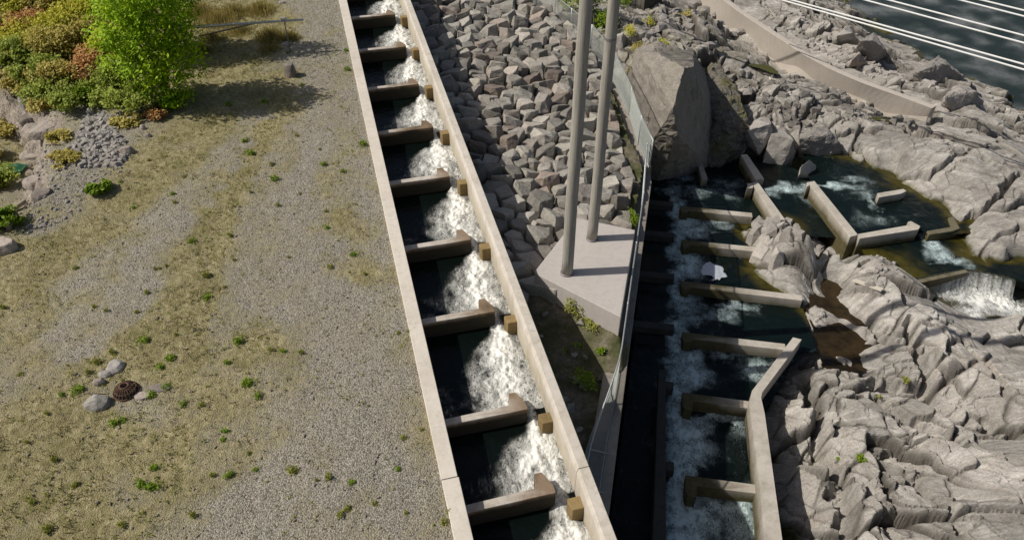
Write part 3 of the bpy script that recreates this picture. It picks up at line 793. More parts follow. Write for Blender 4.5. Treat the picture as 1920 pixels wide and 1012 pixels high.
# ---- pole plinth and its ground -----------------------------------------------
PZ = -.86
PAD = [un(*p, PZ)[:2] for p in ((1081, 408), (1191, 431), (1164, 594), (1009, 515), (1003, 508))]
bm = bmesh.new()
block(bm, PAD, -2.6, PZ)
subdiv_long(bm, .5, 3)
pad = bm_obj('pole_plinth', bm, M['concrete_pad'], bevel=.02)
tag(pad, 'grey concrete plinth with slanting sides carrying the two tall poles', 'concrete plinth')

def ground_sheet(name, poly, f, res, m, kind='structure', attrs=None):
    x0, y0 = np.min([p[:2] for p in poly], 0); x1, y1 = np.max([p[:2] for p in poly], 0)
    X, Y = np.meshgrid(np.arange(x0, x1 + res, res), np.arange(y0, y1 + res, res), indexing='ij')
    Z = f(X, Y)
    mk = in_poly(X, Y, poly)
    V = np.stack([X, Y, Z], -1).reshape(-1, 3)
    at = {k: g(X, Y, Z) for k, g in (attrs or {}).items()}
    V, Q, A = compact(V, grid_faces(*X.shape, mk), at)
    return tag(link(name, np_mesh(name, V, Q, True, A), m), kind=kind)
# shaded wedge of ground between the ladder, the plinth and the retaining wall, and the bed under the riprap
wl = [lad(a, 2.60) for a in np.arange(-9.5, 34, 1.0)]
RR = [(p[0] - .35, p[1]) for p in EDGE]
wedge = [tuple(p) for p in wl] + [(FENCE_N[-1][0], FENCE_N[-1][1])] + [tuple(p) for p in RR[::-1]]
def wedge_z(x, y):
    z = np.interp(y, [6, 12, 13.4, 14.2, 15.4, 17, 22, 36], [-2.6, -2.15, -1.98, -1.84, -1.58, -1.75, -1.6, -1.25])
    z = np.maximum(z, -1.52 - .55 * seg_dist(x, y, [PAD[2], PAD[3]]))
    return z + .07 * fbm(x * .9, y * .9, 401, 4) + .03 * fbm(x * 4, y * 4, 402, 3)
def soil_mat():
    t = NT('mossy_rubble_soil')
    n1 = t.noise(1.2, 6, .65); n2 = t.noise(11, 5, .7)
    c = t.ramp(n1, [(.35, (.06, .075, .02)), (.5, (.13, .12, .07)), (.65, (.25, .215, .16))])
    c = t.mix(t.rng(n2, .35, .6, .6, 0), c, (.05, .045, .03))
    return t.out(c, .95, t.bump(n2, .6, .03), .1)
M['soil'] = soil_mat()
ground_sheet('soil_ground', wedge, wedge_z, .06, M['soil'])
ground_sheet('soil_ground', [(2.0, 12.4), (2.78, 12.4), (2.93, 13.1), (3.02, 13.9), (2.4, 14.0), (2.0, 13.4)], lambda x, y: np.maximum(-2.06, -1.52 - .60 * seg_dist(x, y, [PAD[2], PAD[3]]) - 1.2 * np.maximum(0, x - 2.72) ) + .04 * fbm(x * 3, y * 3, 403, 3), .04, M['soil'])

# ---- retaining wall and kerb below the fence ---------------------------------
WL = [un(*p, -2.0)[:2] for p in ((1075, 1060), (1114, 800), (1134.5, 680), (1141, 627), (1171, 470), (1187, 385), (1192, 340), (1188, 326))]
bm = bmesh.new()
n = len(WL)
zt = -2.0
for i in range(n - 1):
    pass
ringL = [bm.verts.new((p[0], p[1], zt)) for p in WL]
yR = [p[1] for p in WL]
wry = np.array([p[1] for p in WALL_R]); wrx = np.array([p[0] for p in WALL_R])
RX = [(float(np.interp(y, wry, wrx)), y) for y in yR]
ringR = [bm.verts.new((p[0], p[1], zt)) for p in RX]
botL = [bm.verts.new((p[0], p[1], -8)) for p in WL]; botR = [bm.verts.new((p[0], p[1], -8)) for p in RX]
for i in range(n - 1):
    bm.faces.new((ringL[i], ringR[i], ringR[i + 1], ringL[i + 1]))
    bm.faces.new((ringR[i], botR[i], botR[i + 1], ringR[i + 1]))
    bm.faces.new((ringL[i], ringL[i + 1], botL[i + 1], botL[i]))
    bm.faces.new((botL[i], botL[i + 1], botR[i + 1], botR[i]))
bm.faces.new((ringL[0], botL[0], botR[0], ringR[0])); bm.faces.new((ringL[-1], ringR[-1], botR[-1], botL[-1]))
tag(bm_obj('retaining_wall', bm, M['concrete_old'], bevel=.015), 'weathered concrete retaining wall dropping to the dark lower channel, fence along its top', 'retaining wall')
# kerb north of the bend
KL = [un(*p, -2.0)[:2] for p in ((1190, 333), (1172, 254), (1157, 202), (1146, 170), (1120, 128), (1082, 84), (1045, 50), (1010, 28), (960, 2), (890, -34))]
bm = bmesh.new()
ky = [p[1] for p in KL]
prevs = None
fy = np.array([p[1] for p in FENCE_N]); fx = np.array([p[0] for p in FENCE_N])
for i, y in enumerate(np.linspace(21.9, 40, 30)):
    xr = float(np.interp(y, fy, fx)) + .12; xl = float(np.interp(y, ky, [p[0] for p in KL]))
    xl = min(xl, xr - .32); z = kerb_z(y) + .0
    vs = [bm.verts.new(p) for p in ((xl, y, z - .9), (xr, y, z - 2.5), (xr, y, z), (xl, y, z))]
    if prevs:
        for k in range(4): bm.faces.new((prevs[k], prevs[(k + 1) % 4], vs[(k + 1) % 4], vs[k]))
    else: bm.faces.new(vs)
    prevs = vs
bm.faces.new(prevs[::-1])
tag(bm_obj('concrete_kerb', bm, M['concrete_old'], bevel=.015), 'worn concrete kerb under the fence beside the riprap rocks', 'kerb')

# ---- chain link fences --------------------------------------------------------
def chain_fence(name, path, zf, h, label, post_every=None, lean=None, post_idx=None, slack=0.0):
    root = empty(name, (path[0][0], path[0][1], zf(0)))
    tag(root, label, 'fence')
    O = Vector(root.location)
    L = [0.0]
    for a, b in zip(path, path[1:]): L.append(L[-1] + math.hypot(b[0] - a[0], b[1] - a[1]))
    def at(u, hh):
        x = float(np.interp(u, L, [p[0] for p in path])); y = float(np.interp(u, L, [p[1] for p in path]))
        off = lean(u, hh) if lean else (0, 0, 0)
        return Vector((x + off[0], y + off[1], zf(u) + hh + off[2])) - O
    for u in (post_every or L):
        bm = bmesh.new()
        tube(bm, [at(u, -.05), at(u, h * .5), at(u, h + .04)], .024, 6)
        bm_obj('post', bm, M['galv'], root, True)
    for hh in (h, ):
        bm = bmesh.new()
        tube(bm, [at(u, hh) for u in np.linspace(0, L[-1], 40)], .020, 6)
        bm_obj('top_rail', bm, M['galv'], root, True)
    bm = bmesh.new()
    tube(bm, [at(u, .06) for u in np.linspace(0, L[-1], 40)], .012, 5)
    bm_obj('bottom_rail', bm, M['galv'], root, True)
    # diamond wire mesh, every wire a thin ribbon crossed with another
    V, Q = [], []
    pit, r = .075, .0044
    k = -h
    while k < L[-1]:
        for sgn in (1, -1):
            a0 = k if sgn == 1 else k + h
            pts = []
            for j in range(5):
                hh = h * j / 4
                u = a0 + sgn * hh
                if 0 <= u <= L[-1]: pts.append((u, hh))
            for (u0, h0), (u1, h1) in zip(pts, pts[1:]):
                p, q = at(u0, h0), at(u1, h1)
                d = (q - p).normalized(); n1 = d.orthogonal().normalized(); n2 = d.cross(n1)
                b = len(V)
                for c in range(3):
                    o = (n1 * math.cos(c * 2.094) + n2 * math.sin(c * 2.094)) * r
                    V.append(p + o); V.append(q + o)
                for c in range(3):
                    c2 = (c + 1) % 3
                    Q.append((b + 2 * c, b + 2 * c + 1, b + 2 * c2 + 1, b + 2 * c2))
        k += pit
    me = np_mesh('wire_mesh', np.array([tuple(v) for v in V]), np.array(Q), False)
    link('wire_mesh', me, M['wire'], root)
    return root, at
FP = FENCE_N
def zfN(u):
    L = [0.0]
    for a, b in zip(FP, FP[1:]): L.append(L[-1] + math.hypot(b[0] - a[0], b[1] - a[1]))
    y = float(np.interp(u, L, [p[1] for p in FP]))
    return kerb_z(y)
chain_fence('chain_link_fence', FP, zfN, 1.12, 'galvanised chain link fence curving along the kerb above the riprap rocks')
SF = [(float(np.interp(y, wry, wrx)) - .20, y) for y in (21.9, 19.0, 16.5, 14.0, 11.6, 10.2, 9.2)]
def lean(u, hh):
    k = float(sstep(9.6, 12.3, np.array([u]))[0])
    return (-.50 * k * math.sin(min(1.0, hh / 1.05) * 2.2), 0, -.80 * k * (hh / 1.1))
chain_fence('chain_link_fence', SF, lambda u: -2.0, 1.05, 'straight run of chain link fence on the retaining wall, its near end sagging', lean=lean)

# ---- lower fish ladder ---------------------------------------------------------
BL = [  # crest z, left back px, right back px, stub left px, stub right px
    (-4.40, (1275, 386), (1410, 399), (1190, 372), (1262, 379)),
    (-4.50, (1278, 449), (1420, 463), (1190, 430), (1264, 437)),
    (-4.60, (1277, 526), (1503, 553), (1190, 507), (1264, 514)),
    (-4.70, (1279, 622), (1472, 644), (1185, 600), (1264, 608)),
    (-4.82, (1280, 735), (1409, 752), (1245, 714), (1263, 716)),
    (-4.95, (1285, 890), (1428, 909), (1245, 864), (1264, 866)),
    (-5.10, (1288, 1085), (1440, 1106), (1245, 1050), (1266, 1053))]
low_root = empty('lower_fish_ladder', un(1330, 600, -6.5))
tag(low_root, 'lower fish ladder of hooked cross walls in dark green water behind the retaining wall', 'fish ladder')
def low_part(name, bm, m, bevel=.012, label=None):
    bm.transform(Matrix.Translation(-Vector(low_root.location)))
    o = bm_obj(name, bm, m, low_root, bevel=bevel)
    if label: o['label'] = label
    return o
lines = []
for k, (z, a, b, c, d) in enumerate(BL):
    A, B = un(*a, z)[:2], un(*b, z)[:2]
    dr = (B - A) / np.linalg.norm(B - A); nn = np.array([dr[1], -dr[0]])     # towards the viewer
    t = .27
    bm = bmesh.new()
    hook = .62 if k > 3 else .42
    poly = [A, B, B + nn * t, A + dr * .30 + nn * (t + .02), A + dr * .27 + nn * hook, A + dr * .05 + nn * hook, A + nn * (hook - .15)]
    block(bm, poly, -7.5, z)
    subdiv_long(bm, .3, 3)
    o = low_part('cross_wall', bm, M['concrete_low'])
    lw = z - .38
    heavy = .55 if k >= 4 else 0
    LBw = float(np.linalg.norm(B - A))
    set_wet_shade(o, lambda p, lw=lw, heavy=heavy, z=z, A=A, dr=dr, LBw=LBw: float(np.clip(np.clip((lw + .20 - p.z) * 4, 0, 1) + heavy * (p.z < z - .02) + heavy * .35 + .95 * sstep(.62, .38, np.array(((p.x - A[0]) * dr[0] + (p.y - A[1]) * dr[1]) / LBw)), 0, 1)))  # left part also darkened: retaining wall shade painted in with the algae
    Cc, D = un(*c, z)[:2], un(*d, z)[:2]
    bm = bmesh.new()
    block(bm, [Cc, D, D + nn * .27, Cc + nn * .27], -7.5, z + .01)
    low_part('stub_wall', bm, M['concrete_wet_shade'])
    lines.append((A + nn * .02, nn, z))
# outer wall with the bend, and the divider
OW = [(1487, 632), (1410, 732), (1405, 757), (1408, 780), (1425, 912), (1433, 1012), (1437, 1060)]
OR = [(1503, 636), (1429, 735), (1427, 745), (1434, 775), (1453, 912), (1467, 1012), (1474, 1060)]
ow = [un(*p, -4.5)[:2] for p in OW]; orr = [un(*p, -4.5)[:2] for p in OR]
bm = bmesh.new()
rows = [[bm.verts.new((a[0], a[1], -4.5)), bm.verts.new((b[0], b[1], -4.5)), bm.verts.new((b[0], b[1], -7.8)), bm.verts.new((a[0], a[1], -5.2)), bm.verts.new((a[0], a[1], -7.8))] for a, b in zip(ow, orr)]
for a, b in zip(rows, rows[1:]):
    for i, j in ((0, 1), (1, 2), (4, 3), (3, 0)): bm.faces.new((a[i], a[j], b[j], b[i]))
bm.faces.new(rows[0]); bm.faces.new(rows[-1][::-1])
o = low_part('outer_wall', bm, M['concrete_low'], .015, 'pale wall with a bend that closes the lower pools on the right')
set_wet_shade(o, lambda p: float(np.clip((-4.6 - p.z) * 1.6, 0, 1)))
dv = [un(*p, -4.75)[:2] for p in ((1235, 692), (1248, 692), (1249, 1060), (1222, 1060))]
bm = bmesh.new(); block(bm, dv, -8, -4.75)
low_part('divider_wall', bm, M['concrete_wet_shade'], .012, 'dark straight divider wall in the shade')

# weirs at the upper right
def weir(name_label, quads, z, zb, m, heavy=0.0):
    bm = bmesh.new()
    block(bm, [un(*p, z)[:2] for p in quads], zb, z)
    subdiv_long(bm, .3, 3)
    o = bm_obj('weir_wall', bm, m, bevel=.012)
    tag(o, name_label, 'weir wall', 'low concrete weir walls of the rock pools')
    me = o.data
    a = me.attributes.new('wet_shade', 'FLOAT', 'POINT')
    for i, v in enumerate(me.vertices): a.data[i].value = float(np.clip(np.clip((z - .14 - v.co.z) * 5, 0, 1) + heavy, 0, 1))
    return o
weir('straight pale weir wall lying at the foot of the cliff boulders', ((1389, 290), (1401, 289), (1433, 335), (1417, 336)), -4.05, -5.8, M['concrete_low'])
weir('pale weir wall with a short hook, running down to the rock island', ((1402, 344), (1421, 341), (1473, 412), (1452, 412), (1413, 347), (1412, 352), (1400, 353)), -4.1, -5.8, M['concrete_low'])
weir('long slanting weir wall, brown at its upper end, between two pools', ((1513, 342), (1527, 339), (1609, 440), (1594, 444), (1519, 347), (1513, 350)), -3.82, -5.6, M['concrete_low'])
weir('pale L shaped weir wall between the two right hand pools', ((1606, 439), (1708, 421), (1702, 416), (1708, 414), (1726, 424), (1722, 430), (1612, 447)), -3.86, -5.5, M['concrete_low'])
weir('short pale weir stub reaching out from the smooth right bank', ((1645, 362), (1694, 354), (1700, 358), (1690, 363), (1648, 370)), -3.78, -5.3, M['concrete_low'])
weir('brown algae covered L shaped weir wall near the right bank', ((1738, 433), (1784, 425), (1778, 408), (1788, 406), (1800, 428), (1786, 433), (1742, 440)), -4.02, -5.5, M['concrete_low'], .85)
weir('brown overflow weir at the lip of the waterfall', ((1712, 526), (1810, 505), (1816, 510), (1718, 532)), -4.27, -5.6, M['concrete_low'], .8)
weir('dim short weir stub in the boulder shade', ((1307, 304), (1316, 303), (1327, 334), (1316, 336)), -4.25, -5.8, M['concrete_low'], .3)

# ---- waters of the rock pools -------------------------------------------------
def foam_field(X, Y, spots, seed):
    f = np.zeros(X.shape)
    wx_, wy_ = X + .25 * fbm(X * 1.3, Y * 1.3, seed, 3), Y + .25 * fbm(X * 1.3 + 7, Y * 1.3, seed + 1, 3)
    for px, py, z, rx_, ry_, k in spots:
        c = un(px, py, z)
        f = np.maximum(f, k * np.exp(-(((wx_ - c[0]) / rx_) ** 2 + ((wy_ - c[1]) / ry_) ** 2)))
    return f * (.85 + .45 * fbm(X * 3.5, Y * 3.5, seed + 2, 4))
def bed_depth(X, Y, Z):
    return Z - bedrock_z(X, Y)[0]
def pool(name, poly_px, z, spots, seed, res=.045, zf=None, m='water_low', sh=1.0, shd=.55, base=.06):
    poly = [un(*p, z)[:2] for p in poly_px]
    x0, y0 = np.min(poly, 0); x1, y1 = np.max(poly, 0)
    X, Y = np.meshgrid(np.arange(x0, x1 + res, res), np.arange(y0, y1 + res, res), indexing='ij')
    f = np.clip(foam_field(X, Y, spots, seed) + base * sstep(-.1, .5, fbm(X * .9, Y * .9, seed + 9, 3)), 0, 1)
    Z = (zf(X, Y) if zf else np.full(X.shape, z)) 
    dep = bed_depth(X, Y, Z)
    Z = Z + f * (.05 * fbm(X * 2.5, Y * 2.5, seed + 4, 3) + .03 * fbm(X * 7, Y * 7, seed + 5, 2)) + f * .03 + .012 * fbm(X * 2, Y * 2, seed + 6, 3)
    shal = sh * sstep(shd + .25 * fbm(X * 1.1, Y * 1.1, seed + 8, 3), .08, dep)
    V = np.stack([X, Y, Z], -1).reshape(-1, 3)
    V, Q, A = compact(V, grid_faces(*X.shape, in_poly(X, Y, poly)), {'foam': f, 'shallow': shal})
    return tag(link(name, np_mesh(name, V, Q, True, A), M[m]), kind='structure')
LEVS = [-4.62, -4.75, -4.85, -4.95, -5.10, -5.25, -5.42, -5.6]
def main_level(X, Y):
    Z = np.full(X.shape, LEVS[0])
    for k, (A, nn, z) in enumerate(lines):
        d = (X - A[0]) * nn[0] + (Y - A[1]) * nn[1]
        Z = Z - (LEVS[k] - LEVS[k + 1]) * sstep(-.02, .32, d)
    return Z
sp = []
for k, y in enumerate((386, 449, 526, 622, 735, 890)):
    z = LEVS[k + 1]; st = (66, 76, 100, 110, 150, 170)[k]
    ks = (.85, .80, .72, .78, .92, 1.0)[k]
    sp += [(1268, y + 2, z, .22, .45, .85 * ks), (1270, y + st * .25, z, .30, .5, ks), (1284, y + st * .45, z, .5, .5, ks * (1.05 if k != 2 else .7)), (1292, y + st * .72, z, .55, .45, ks * (.9 if k != 2 else .5)),
           (1274, y + st * .9, z, .35, .35, ks * .8)]
sp += [(1303, 430, -4.75, .55, .35, .75), (1345, 420, -4.75, .7, .3, .35), (1380, 575, -4.95, .8, .2, .42), (1345, 590, -4.95, .7, .4, .32), (1420, 690, -5.1, .6, .5, .42), (1360, 665, -5.1, .5, .2, .42), (1400, 775, -5.2, .45, .25, .62), (1390, 790, -5.2, .3, .5, .35), (1340, 782, -5.2, .7, .14, .5),
       (1370, 950, -5.42, .9, .35, .62), (1310, 980, -5.42, .6, .5, .75), (1400, 990, -5.42, .5, .6, .5), (1280, 330, -4.62, .9, .5, .25), (1320, 360, -4.62, 1.2, .4, .22), (1260, 360, -4.62, .6, .5, .3), (1360, 345, -4.62, 1.0, .6, .15)]
pool('pool_water', ((1130, 1090), (1190, 620), (1210, 300), (1300, 285), (1395, 280), (1440, 345), (1478, 418), (1440, 470), (1500, 548), (1535, 655), (1500, 660), (1440, 760), (1470, 1090)), -4.85, sp, 500, .036, main_level)
pool('pool_water', ((1395, 285), (1520, 325), (1612, 450), (1470, 440), (1405, 350)), -4.4, [(1480, 356, -4.4, .75, .22, .75), (1470, 350, -4.4, .3, .3, .5), (1515, 352, -4.4, .6, .45, .5), (1530, 375, -4.4, .7, .5, .25), (1440, 362, -4.4, .4, .3, .35)], 540)
pool('pool_water', ((1505, 285), (1680, 300), (1900, 430), (1790, 440), (1735, 440), (1722, 428), (1605, 446), (1518, 345)), -4.1, [(1555, 345, -4.1, .55, .14, .8), (1585, 350, -4.1, .6, .2, .55), (1600, 338, -4.1, .6, .2, .3), (1635, 378, -4.1, .16, .5, .5), (1625, 365, -4.1, .3, .3, .3), (1650, 410, -4.1, 1.2, .5, .12)], 560, shd=.75)
pool('pool_water', ((1600, 440), (1722, 424), (1740, 434), (1800, 400), (1940, 430), (1940, 535), (1905, 526), (1868, 518), (1840, 512), (1816, 510), (1714, 531), (1640, 520)), -4.35, [(1738, 445, -4.35, .16, .35, .9), (1748, 460, -4.35, .30, .3, .75), (1765, 478, -4.35, .4, .35, .6), (1790, 488, -4.35, .4, .25, .45), (1815, 500, -4.35, .25, .2, .4), (1770, 492, -4.35, .3, .1, .5)], 580, shd=.75)
pool('pond_water', ((1500, 547), (1470, 470), (1600, 470), (1625, 590), (1660, 690), (1600, 700), (1540, 690), (1535, 656)), -4.955, [], 600, sh=.9, shd=1.3, m='water_pond', base=0)
# waterfall over the lip and the stream below it
cr_px = [(1716, 529), (1750, 522), (1785, 515), (1815, 510), (1840, 512), (1868, 518), (1905, 526)]
crest = np.array([un(*p, -4.30)[:2] for p in cr_px])
U = np.linspace(0, 1, 110); Tt = np.linspace(0, 1, 46)
cu = np.linspace(0, 1, len(crest))
cxp, cyp = np.interp(U, cu, crest[:, 0]), np.interp(U, cu, crest[:, 1])
amt = np.interp(U, [0, .2, .4, .6, .8, .93, 1], [.25, .5, .85, .9, 1, .9, .6])
Ug, Tg = np.meshgrid(np.arange(len(U)), Tt, indexing='ij')
outd = np.interp(Tg, [0, .12, .45, 1], [-.18, .0, .16, .85]); dropd = np.interp(Tg, [0, .12, .5, 1], [.01, .0, .60, .90])
X = cxp[Ug] + .25 * outd; Y = cyp[Ug] - outd
Z = -4.30 - dropd + .03 * fbm(X * 7, Y * 7 + Tg * 3, 620, 3)
fm = (amt[Ug] * np.interp(Tg, [0, .1, .25, .5, .7, 1], [.0, .15, .42, .62, .95, .8])) * (.8 + .5 * fbm(U[Ug] * 34, Tg * 1.5, 621, 3))
tag(link('waterfall', np_mesh('waterfall', np.stack([X, Y, Z], -1).reshape(-1, 3), grid_faces(*X.shape), True, {'foam': np.clip(fm, 0, 1), 'shallow': .3 * np.ones(X.shape)}), M['falls']), kind='structure')
pool('stream_water', ((1745, 535), (1850, 520), (1960, 545), (2010, 660), (1890, 660), (1780, 600)), -5.0, [(1795, 550, -5, .8, .4, .85), (1850, 562, -5, .9, .5, .9), (1895, 575, -5, .8, .5, .75), (1930, 600, -5.1, .8, .5, .6), (1830, 585, -5, .6, .3, .6)], 640, .045, lambda X, Y: -4.98 - .05 * (X - 15), m='falls')

# ================================================================== things
# ---- the two poles
def pole(px, py, r0, tilt, label, bands):
    b = un(px, py, PZ)
    root = empty('utility_pole', (b[0], b[1], PZ))
    tag(root, label, 'pole')
    bm = bmesh.new()
    H = 12.5
    pts, rads = [], []
    for i in range(26):
        h = H * i / 25
        pts.append((tilt[0] * h + .006 * math.sin(h * 1.7 + px), tilt[1] * h, h)); rads.append(r0 * (1 - .012 * h))
    tube(bm, pts, rads, 20)
    bm_obj('pole_shaft', bm, M['pole'], root, True)
    bm = bmesh.new(); tube(bm, [(0, 0, -.02), (0, 0, .035), (0, 0, .05)], [r0 + .022, r0 + .022, r0 + .005], 20)
    bm_obj('base_collar', bm, M['darksteel'], root)
    for h in bands:
        bm = bmesh.new(); p = Vector((tilt[0] * h, tilt[1] * h, h))
        tube(bm, [p - Vector((0, 0, .03)), p + Vector((0, 0, .03))], r0 * (1 - .012 * h) + .007, 20)
        bm_obj('steel_band', bm, M['darksteel'], root)
pole(1062.7, 512, .152, (.004, 0), 'tall grey wooden pole standing nearest the front of the plinth', ())
pole(1110.2, 448, .146, (.0005, 0), 'tall grey wooden pole standing at the back of the plinth', (5.75, 7.0))

# ---- riprap: every boulder fills one cell of a packed field
def clip_poly(poly, n, c):
    out = []
    for i in range(len(poly)):
        a, b = poly[i], poly[(i + 1) % len(poly)]
        da, db = a @ n - c, b @ n - c
        if da <= 0: out.append(a)
        if da * db < 0: out.append(a + (b - a) * (da / (da - db)))
    return out
def displace(bm, amp, sc, seed, amp2=None):
    off = Vector((seed * 3.1, seed * 1.7, seed * .9))
    for v in bm.verts:
        p = v.co * sc + off
        d = mnoise.noise_vector(p) * amp + mnoise.noise_vector(p * 3.1) * (amp * .45)
        v.co += d
def rock_from_points(pts, seed, L=.16, amp=.025, bev=.03):
    bm = bmesh.new()
    for p in pts: bm.verts.new(p)
    r = bmesh.ops.convex_hull(bm, input=bm.verts)
    bad = [v for v in bm.verts if not v.link_faces]
    bmesh.ops.delete(bm, geom=bad, context='VERTS')
    bmesh.ops.dissolve_limit(bm, angle_limit=R(12), verts=bm.verts, edges=bm.edges)
    if bev:
        try: bmesh.ops.bevel(bm, geom=list(bm.edges), offset=bev, segments=1, profile=.6, affect='EDGES', clamp_overlap=True)
        except Exception: pass
    bmesh.ops.triangulate(bm, faces=bm.faces)
    for _ in range(4):
        e = [e for e in bm.edges if e.calc_length() > L]
        if not e: break
        bmesh.ops.subdivide_edges(bm, edges=e, cuts=1)
        bmesh.ops.triangulate(bm, faces=[f for f in bm.faces if len(f.verts) > 3])
    displace(bm, amp, 3.2, seed)
    return bm
RIP_PX = [(769, -45), (830, 95), (899, 340), (964, 510), (985, 545), (1003, 545), (1003, 508), (1009, 513), (1080, 407), (1187, 430), (1192, 392), (1196, 340)]
rip = []
for s in np.arange(20, -2.0, -1.0): rip.append(np.array(lad(s, 2.78)))
rip += [un(998, 522, -1.2)[:2], un(1006, 508, -1.0)[:2], un(1080, 405, -.9)[:2], un(1186, 427, -.9)[:2]]
for y in np.arange(20.0, 39.0, 1.0):
    xl = float(np.interp(y, ky, [p[0] for p in KL])) if y > 21.9 else float(np.interp(y, [p[1] for p in WL], [p[0] for p in WL]))
    rip.append(np.array([xl - (.30 if y > 21.9 else .10), y]))
rp = np.array(rip)
def rip_z(x, y):
    s, l = sl_of(x, y)
    zl = np.interp(y, [15, 17.5, 20, 25, 35], [-1.45, -1.38, -1.28, -1.0, -.85])
    kz = np.interp(y, [15, 24, 38], [-1.80, -1.75, -1.25])
    xr = edge_x(y)
    wdt = np.maximum(xr - (x - (l - 2.65)), 1)
    t = np.clip((l - 2.65) / wdt, 0, 1)
    return zl * (1 - t * .8) + kz * t * .8
prng = random.Random(5)
seeds = []
x0, y0 = rp.min(0); x1, y1 = rp.max(0)
tries = 0
while len(seeds) < 300 and tries < 60000:
    tries += 1
    p = np.array([prng.uniform(x0, x1), prng.uniform(y0, y1)])
    if not in_poly(p[0], p[1], rp): continue
    rad = prng.choice((.34, .40, .46, .52, .60, .70, .86)) * (1.0 if p[1] < 30 else 1.12)
    if all(((p[0] - q[0]) / 1.30) ** 2 + (p[1] - q[1]) ** 2 > ((rad + q[2]) / 2) ** 2 for q in seeds): seeds.append((p[0], p[1], rad))
sarr = np.array(seeds)
RIPL = {'shade': 'boulders in the shade of the ladder wall', 'sun': 'sunlit boulders of the riprap slope', 'kerb': 'boulders along the fence kerb'}
notable = {}
for px, py, lab in ((985, 490, 'flat topped grey boulder wedged between the ladder wall and the plinth corner'), (1105, 120, 'x'), ):
    pass
nrip = 0
for i, (sx, sy, rad) in enumerate(seeds):
    c = np.array([sx, sy])
    h = 1.5
    poly = [c + np.array(q) for q in ((-h, -h), (h, -h), (h, h), (-h, h))]
    dd = np.hypot(sarr[:, 0] - sx, sarr[:, 1] - sy)
    for j in np.argsort(dd)[1:22]:
        o = sarr[j, :2]; nrm = o - c; L = np.linalg.norm(nrm); nrm = nrm / L
        wt = .5 + .25 * (rad - sarr[j, 2]) / (rad + sarr[j, 2])
        poly = clip_poly(poly, nrm, (c + nrm * L * wt) @ nrm)
    for a, b in zip(rp, np.roll(rp, -1, 0)):
        e = b - a; nrm = np.array([e[1], -e[0]]); nl = np.linalg.norm(nrm)
        if nl < 1e-6: continue
        nrm /= nl
        if (c - a) @ nrm > 0: nrm = -nrm
        if -((c - a) @ nrm) < 1.6 and abs((c - a) @ (e / nl)) < nl + 1.6 and 0 < (c - a) @ (e / nl) < nl:
            poly = clip_poly(poly, nrm, a @ nrm)
    if len(poly) < 3: continue
    poly = np.array(poly)
    if np.hypot(*(poly - c).T).max() < .2: continue
    cen = poly.mean(0)
    z = float(rip_z(cen[0], cen[1])) + prng.uniform(-.10, .10)
    size = float(np.hypot(*(poly - cen).T).mean())
    tz_ = prng.uniform(.12, .36) * min(1.2, size / .5)
    tiltx, tilty = prng.uniform(-.45, .45), prng.uniform(-.55, .25)
    pts = []
    rot = prng.uniform(0, 6.28)
    for q in poly:
        d = q - cen
        d = d * min(1.0, .95 / (np.hypot(*d) + 1e-6))
        s1 = prng.uniform(.88, .98); s2 = prng.uniform(.82, .98); s3 = prng.uniform(.50, .90)
        pts.append(Vector((*(d * s1), -.55)))
        pts.append(Vector((*(d * s2), prng.uniform(-.12, .10))))
        dd3 = d * s3 + np.array([prng.uniform(-.06, .06), prng.uniform(-.06, .06)])
        pts.append(Vector((*dd3, tz_ + dd3[0] * tiltx + dd3[1] * tilty + prng.uniform(-.03, .03))))
    bm = rock_from_points(pts, i, .15, .034, .014)
    u = prng.random()
    mk = 'riprap_grey' if u < .58 else ('riprap_tan' if u < .92 else 'riprap_rust')
    o = bm_obj('riprap_boulder', bm, M[mk], loc=(cen[0], cen[1], z))
    s_, l_ = sl_of(cen[0], cen[1])
    col = {'riprap_grey': 'grey', 'riprap_tan': 'tan', 'riprap_rust': 'rusty brown'}[mk]
    xr = float(edge_x(cen[1]))
    if l_ < 3.55: zone, txt = 'shade', 'in the shade beside the fish ladder wall'
    elif xr - cen[0] < 1.35: zone, txt = 'kerb', 'in the row along the fence kerb'
    else: zone, txt = 'sun', 'out in the sun on the riprap slope'
    big = 'large ' if size > .60 else ('small ' if size < .40 else '')
    tag(o, f'{big}{col} angular boulder {txt}', 'boulder', f'{big}{col} ' + RIPL[zone])
    nrip += 1
print('riprap', nrip)
# loose stones in the shaded wedge of ground
for i in range(34):
    y = prng.uniform(9, 14.6); a = prng.random()
    xl = float(np.interp(y, [p[1] for p in wl], [p[0] for p in wl])) + .25; xr = float(np.interp(y, [p[1] for p in WL], [p[0] for p in WL])) - .25
    if xr < xl: continue
    x = xl + (xr - xl) * a
    if in_poly(x, y, PAD): continue
    r = prng.uniform(.06, .20)
    pts = [Vector((prng.uniform(-1, 1), prng.uniform(-.8, .8), prng.uniform(-.5, .6))) * r for _ in range(14)]
    o = bm_obj('ground_stone', rock_from_points(pts, i + 400, .1, .01, .01), M['riprap_grey'], loc=(x, y, float(wedge_z(np.array(x), np.array(y))) + r * .1))
    tag(o, 'small grey stone on the shaded mossy ground beside the plinth', 'stone', 'stones on the shaded ground')

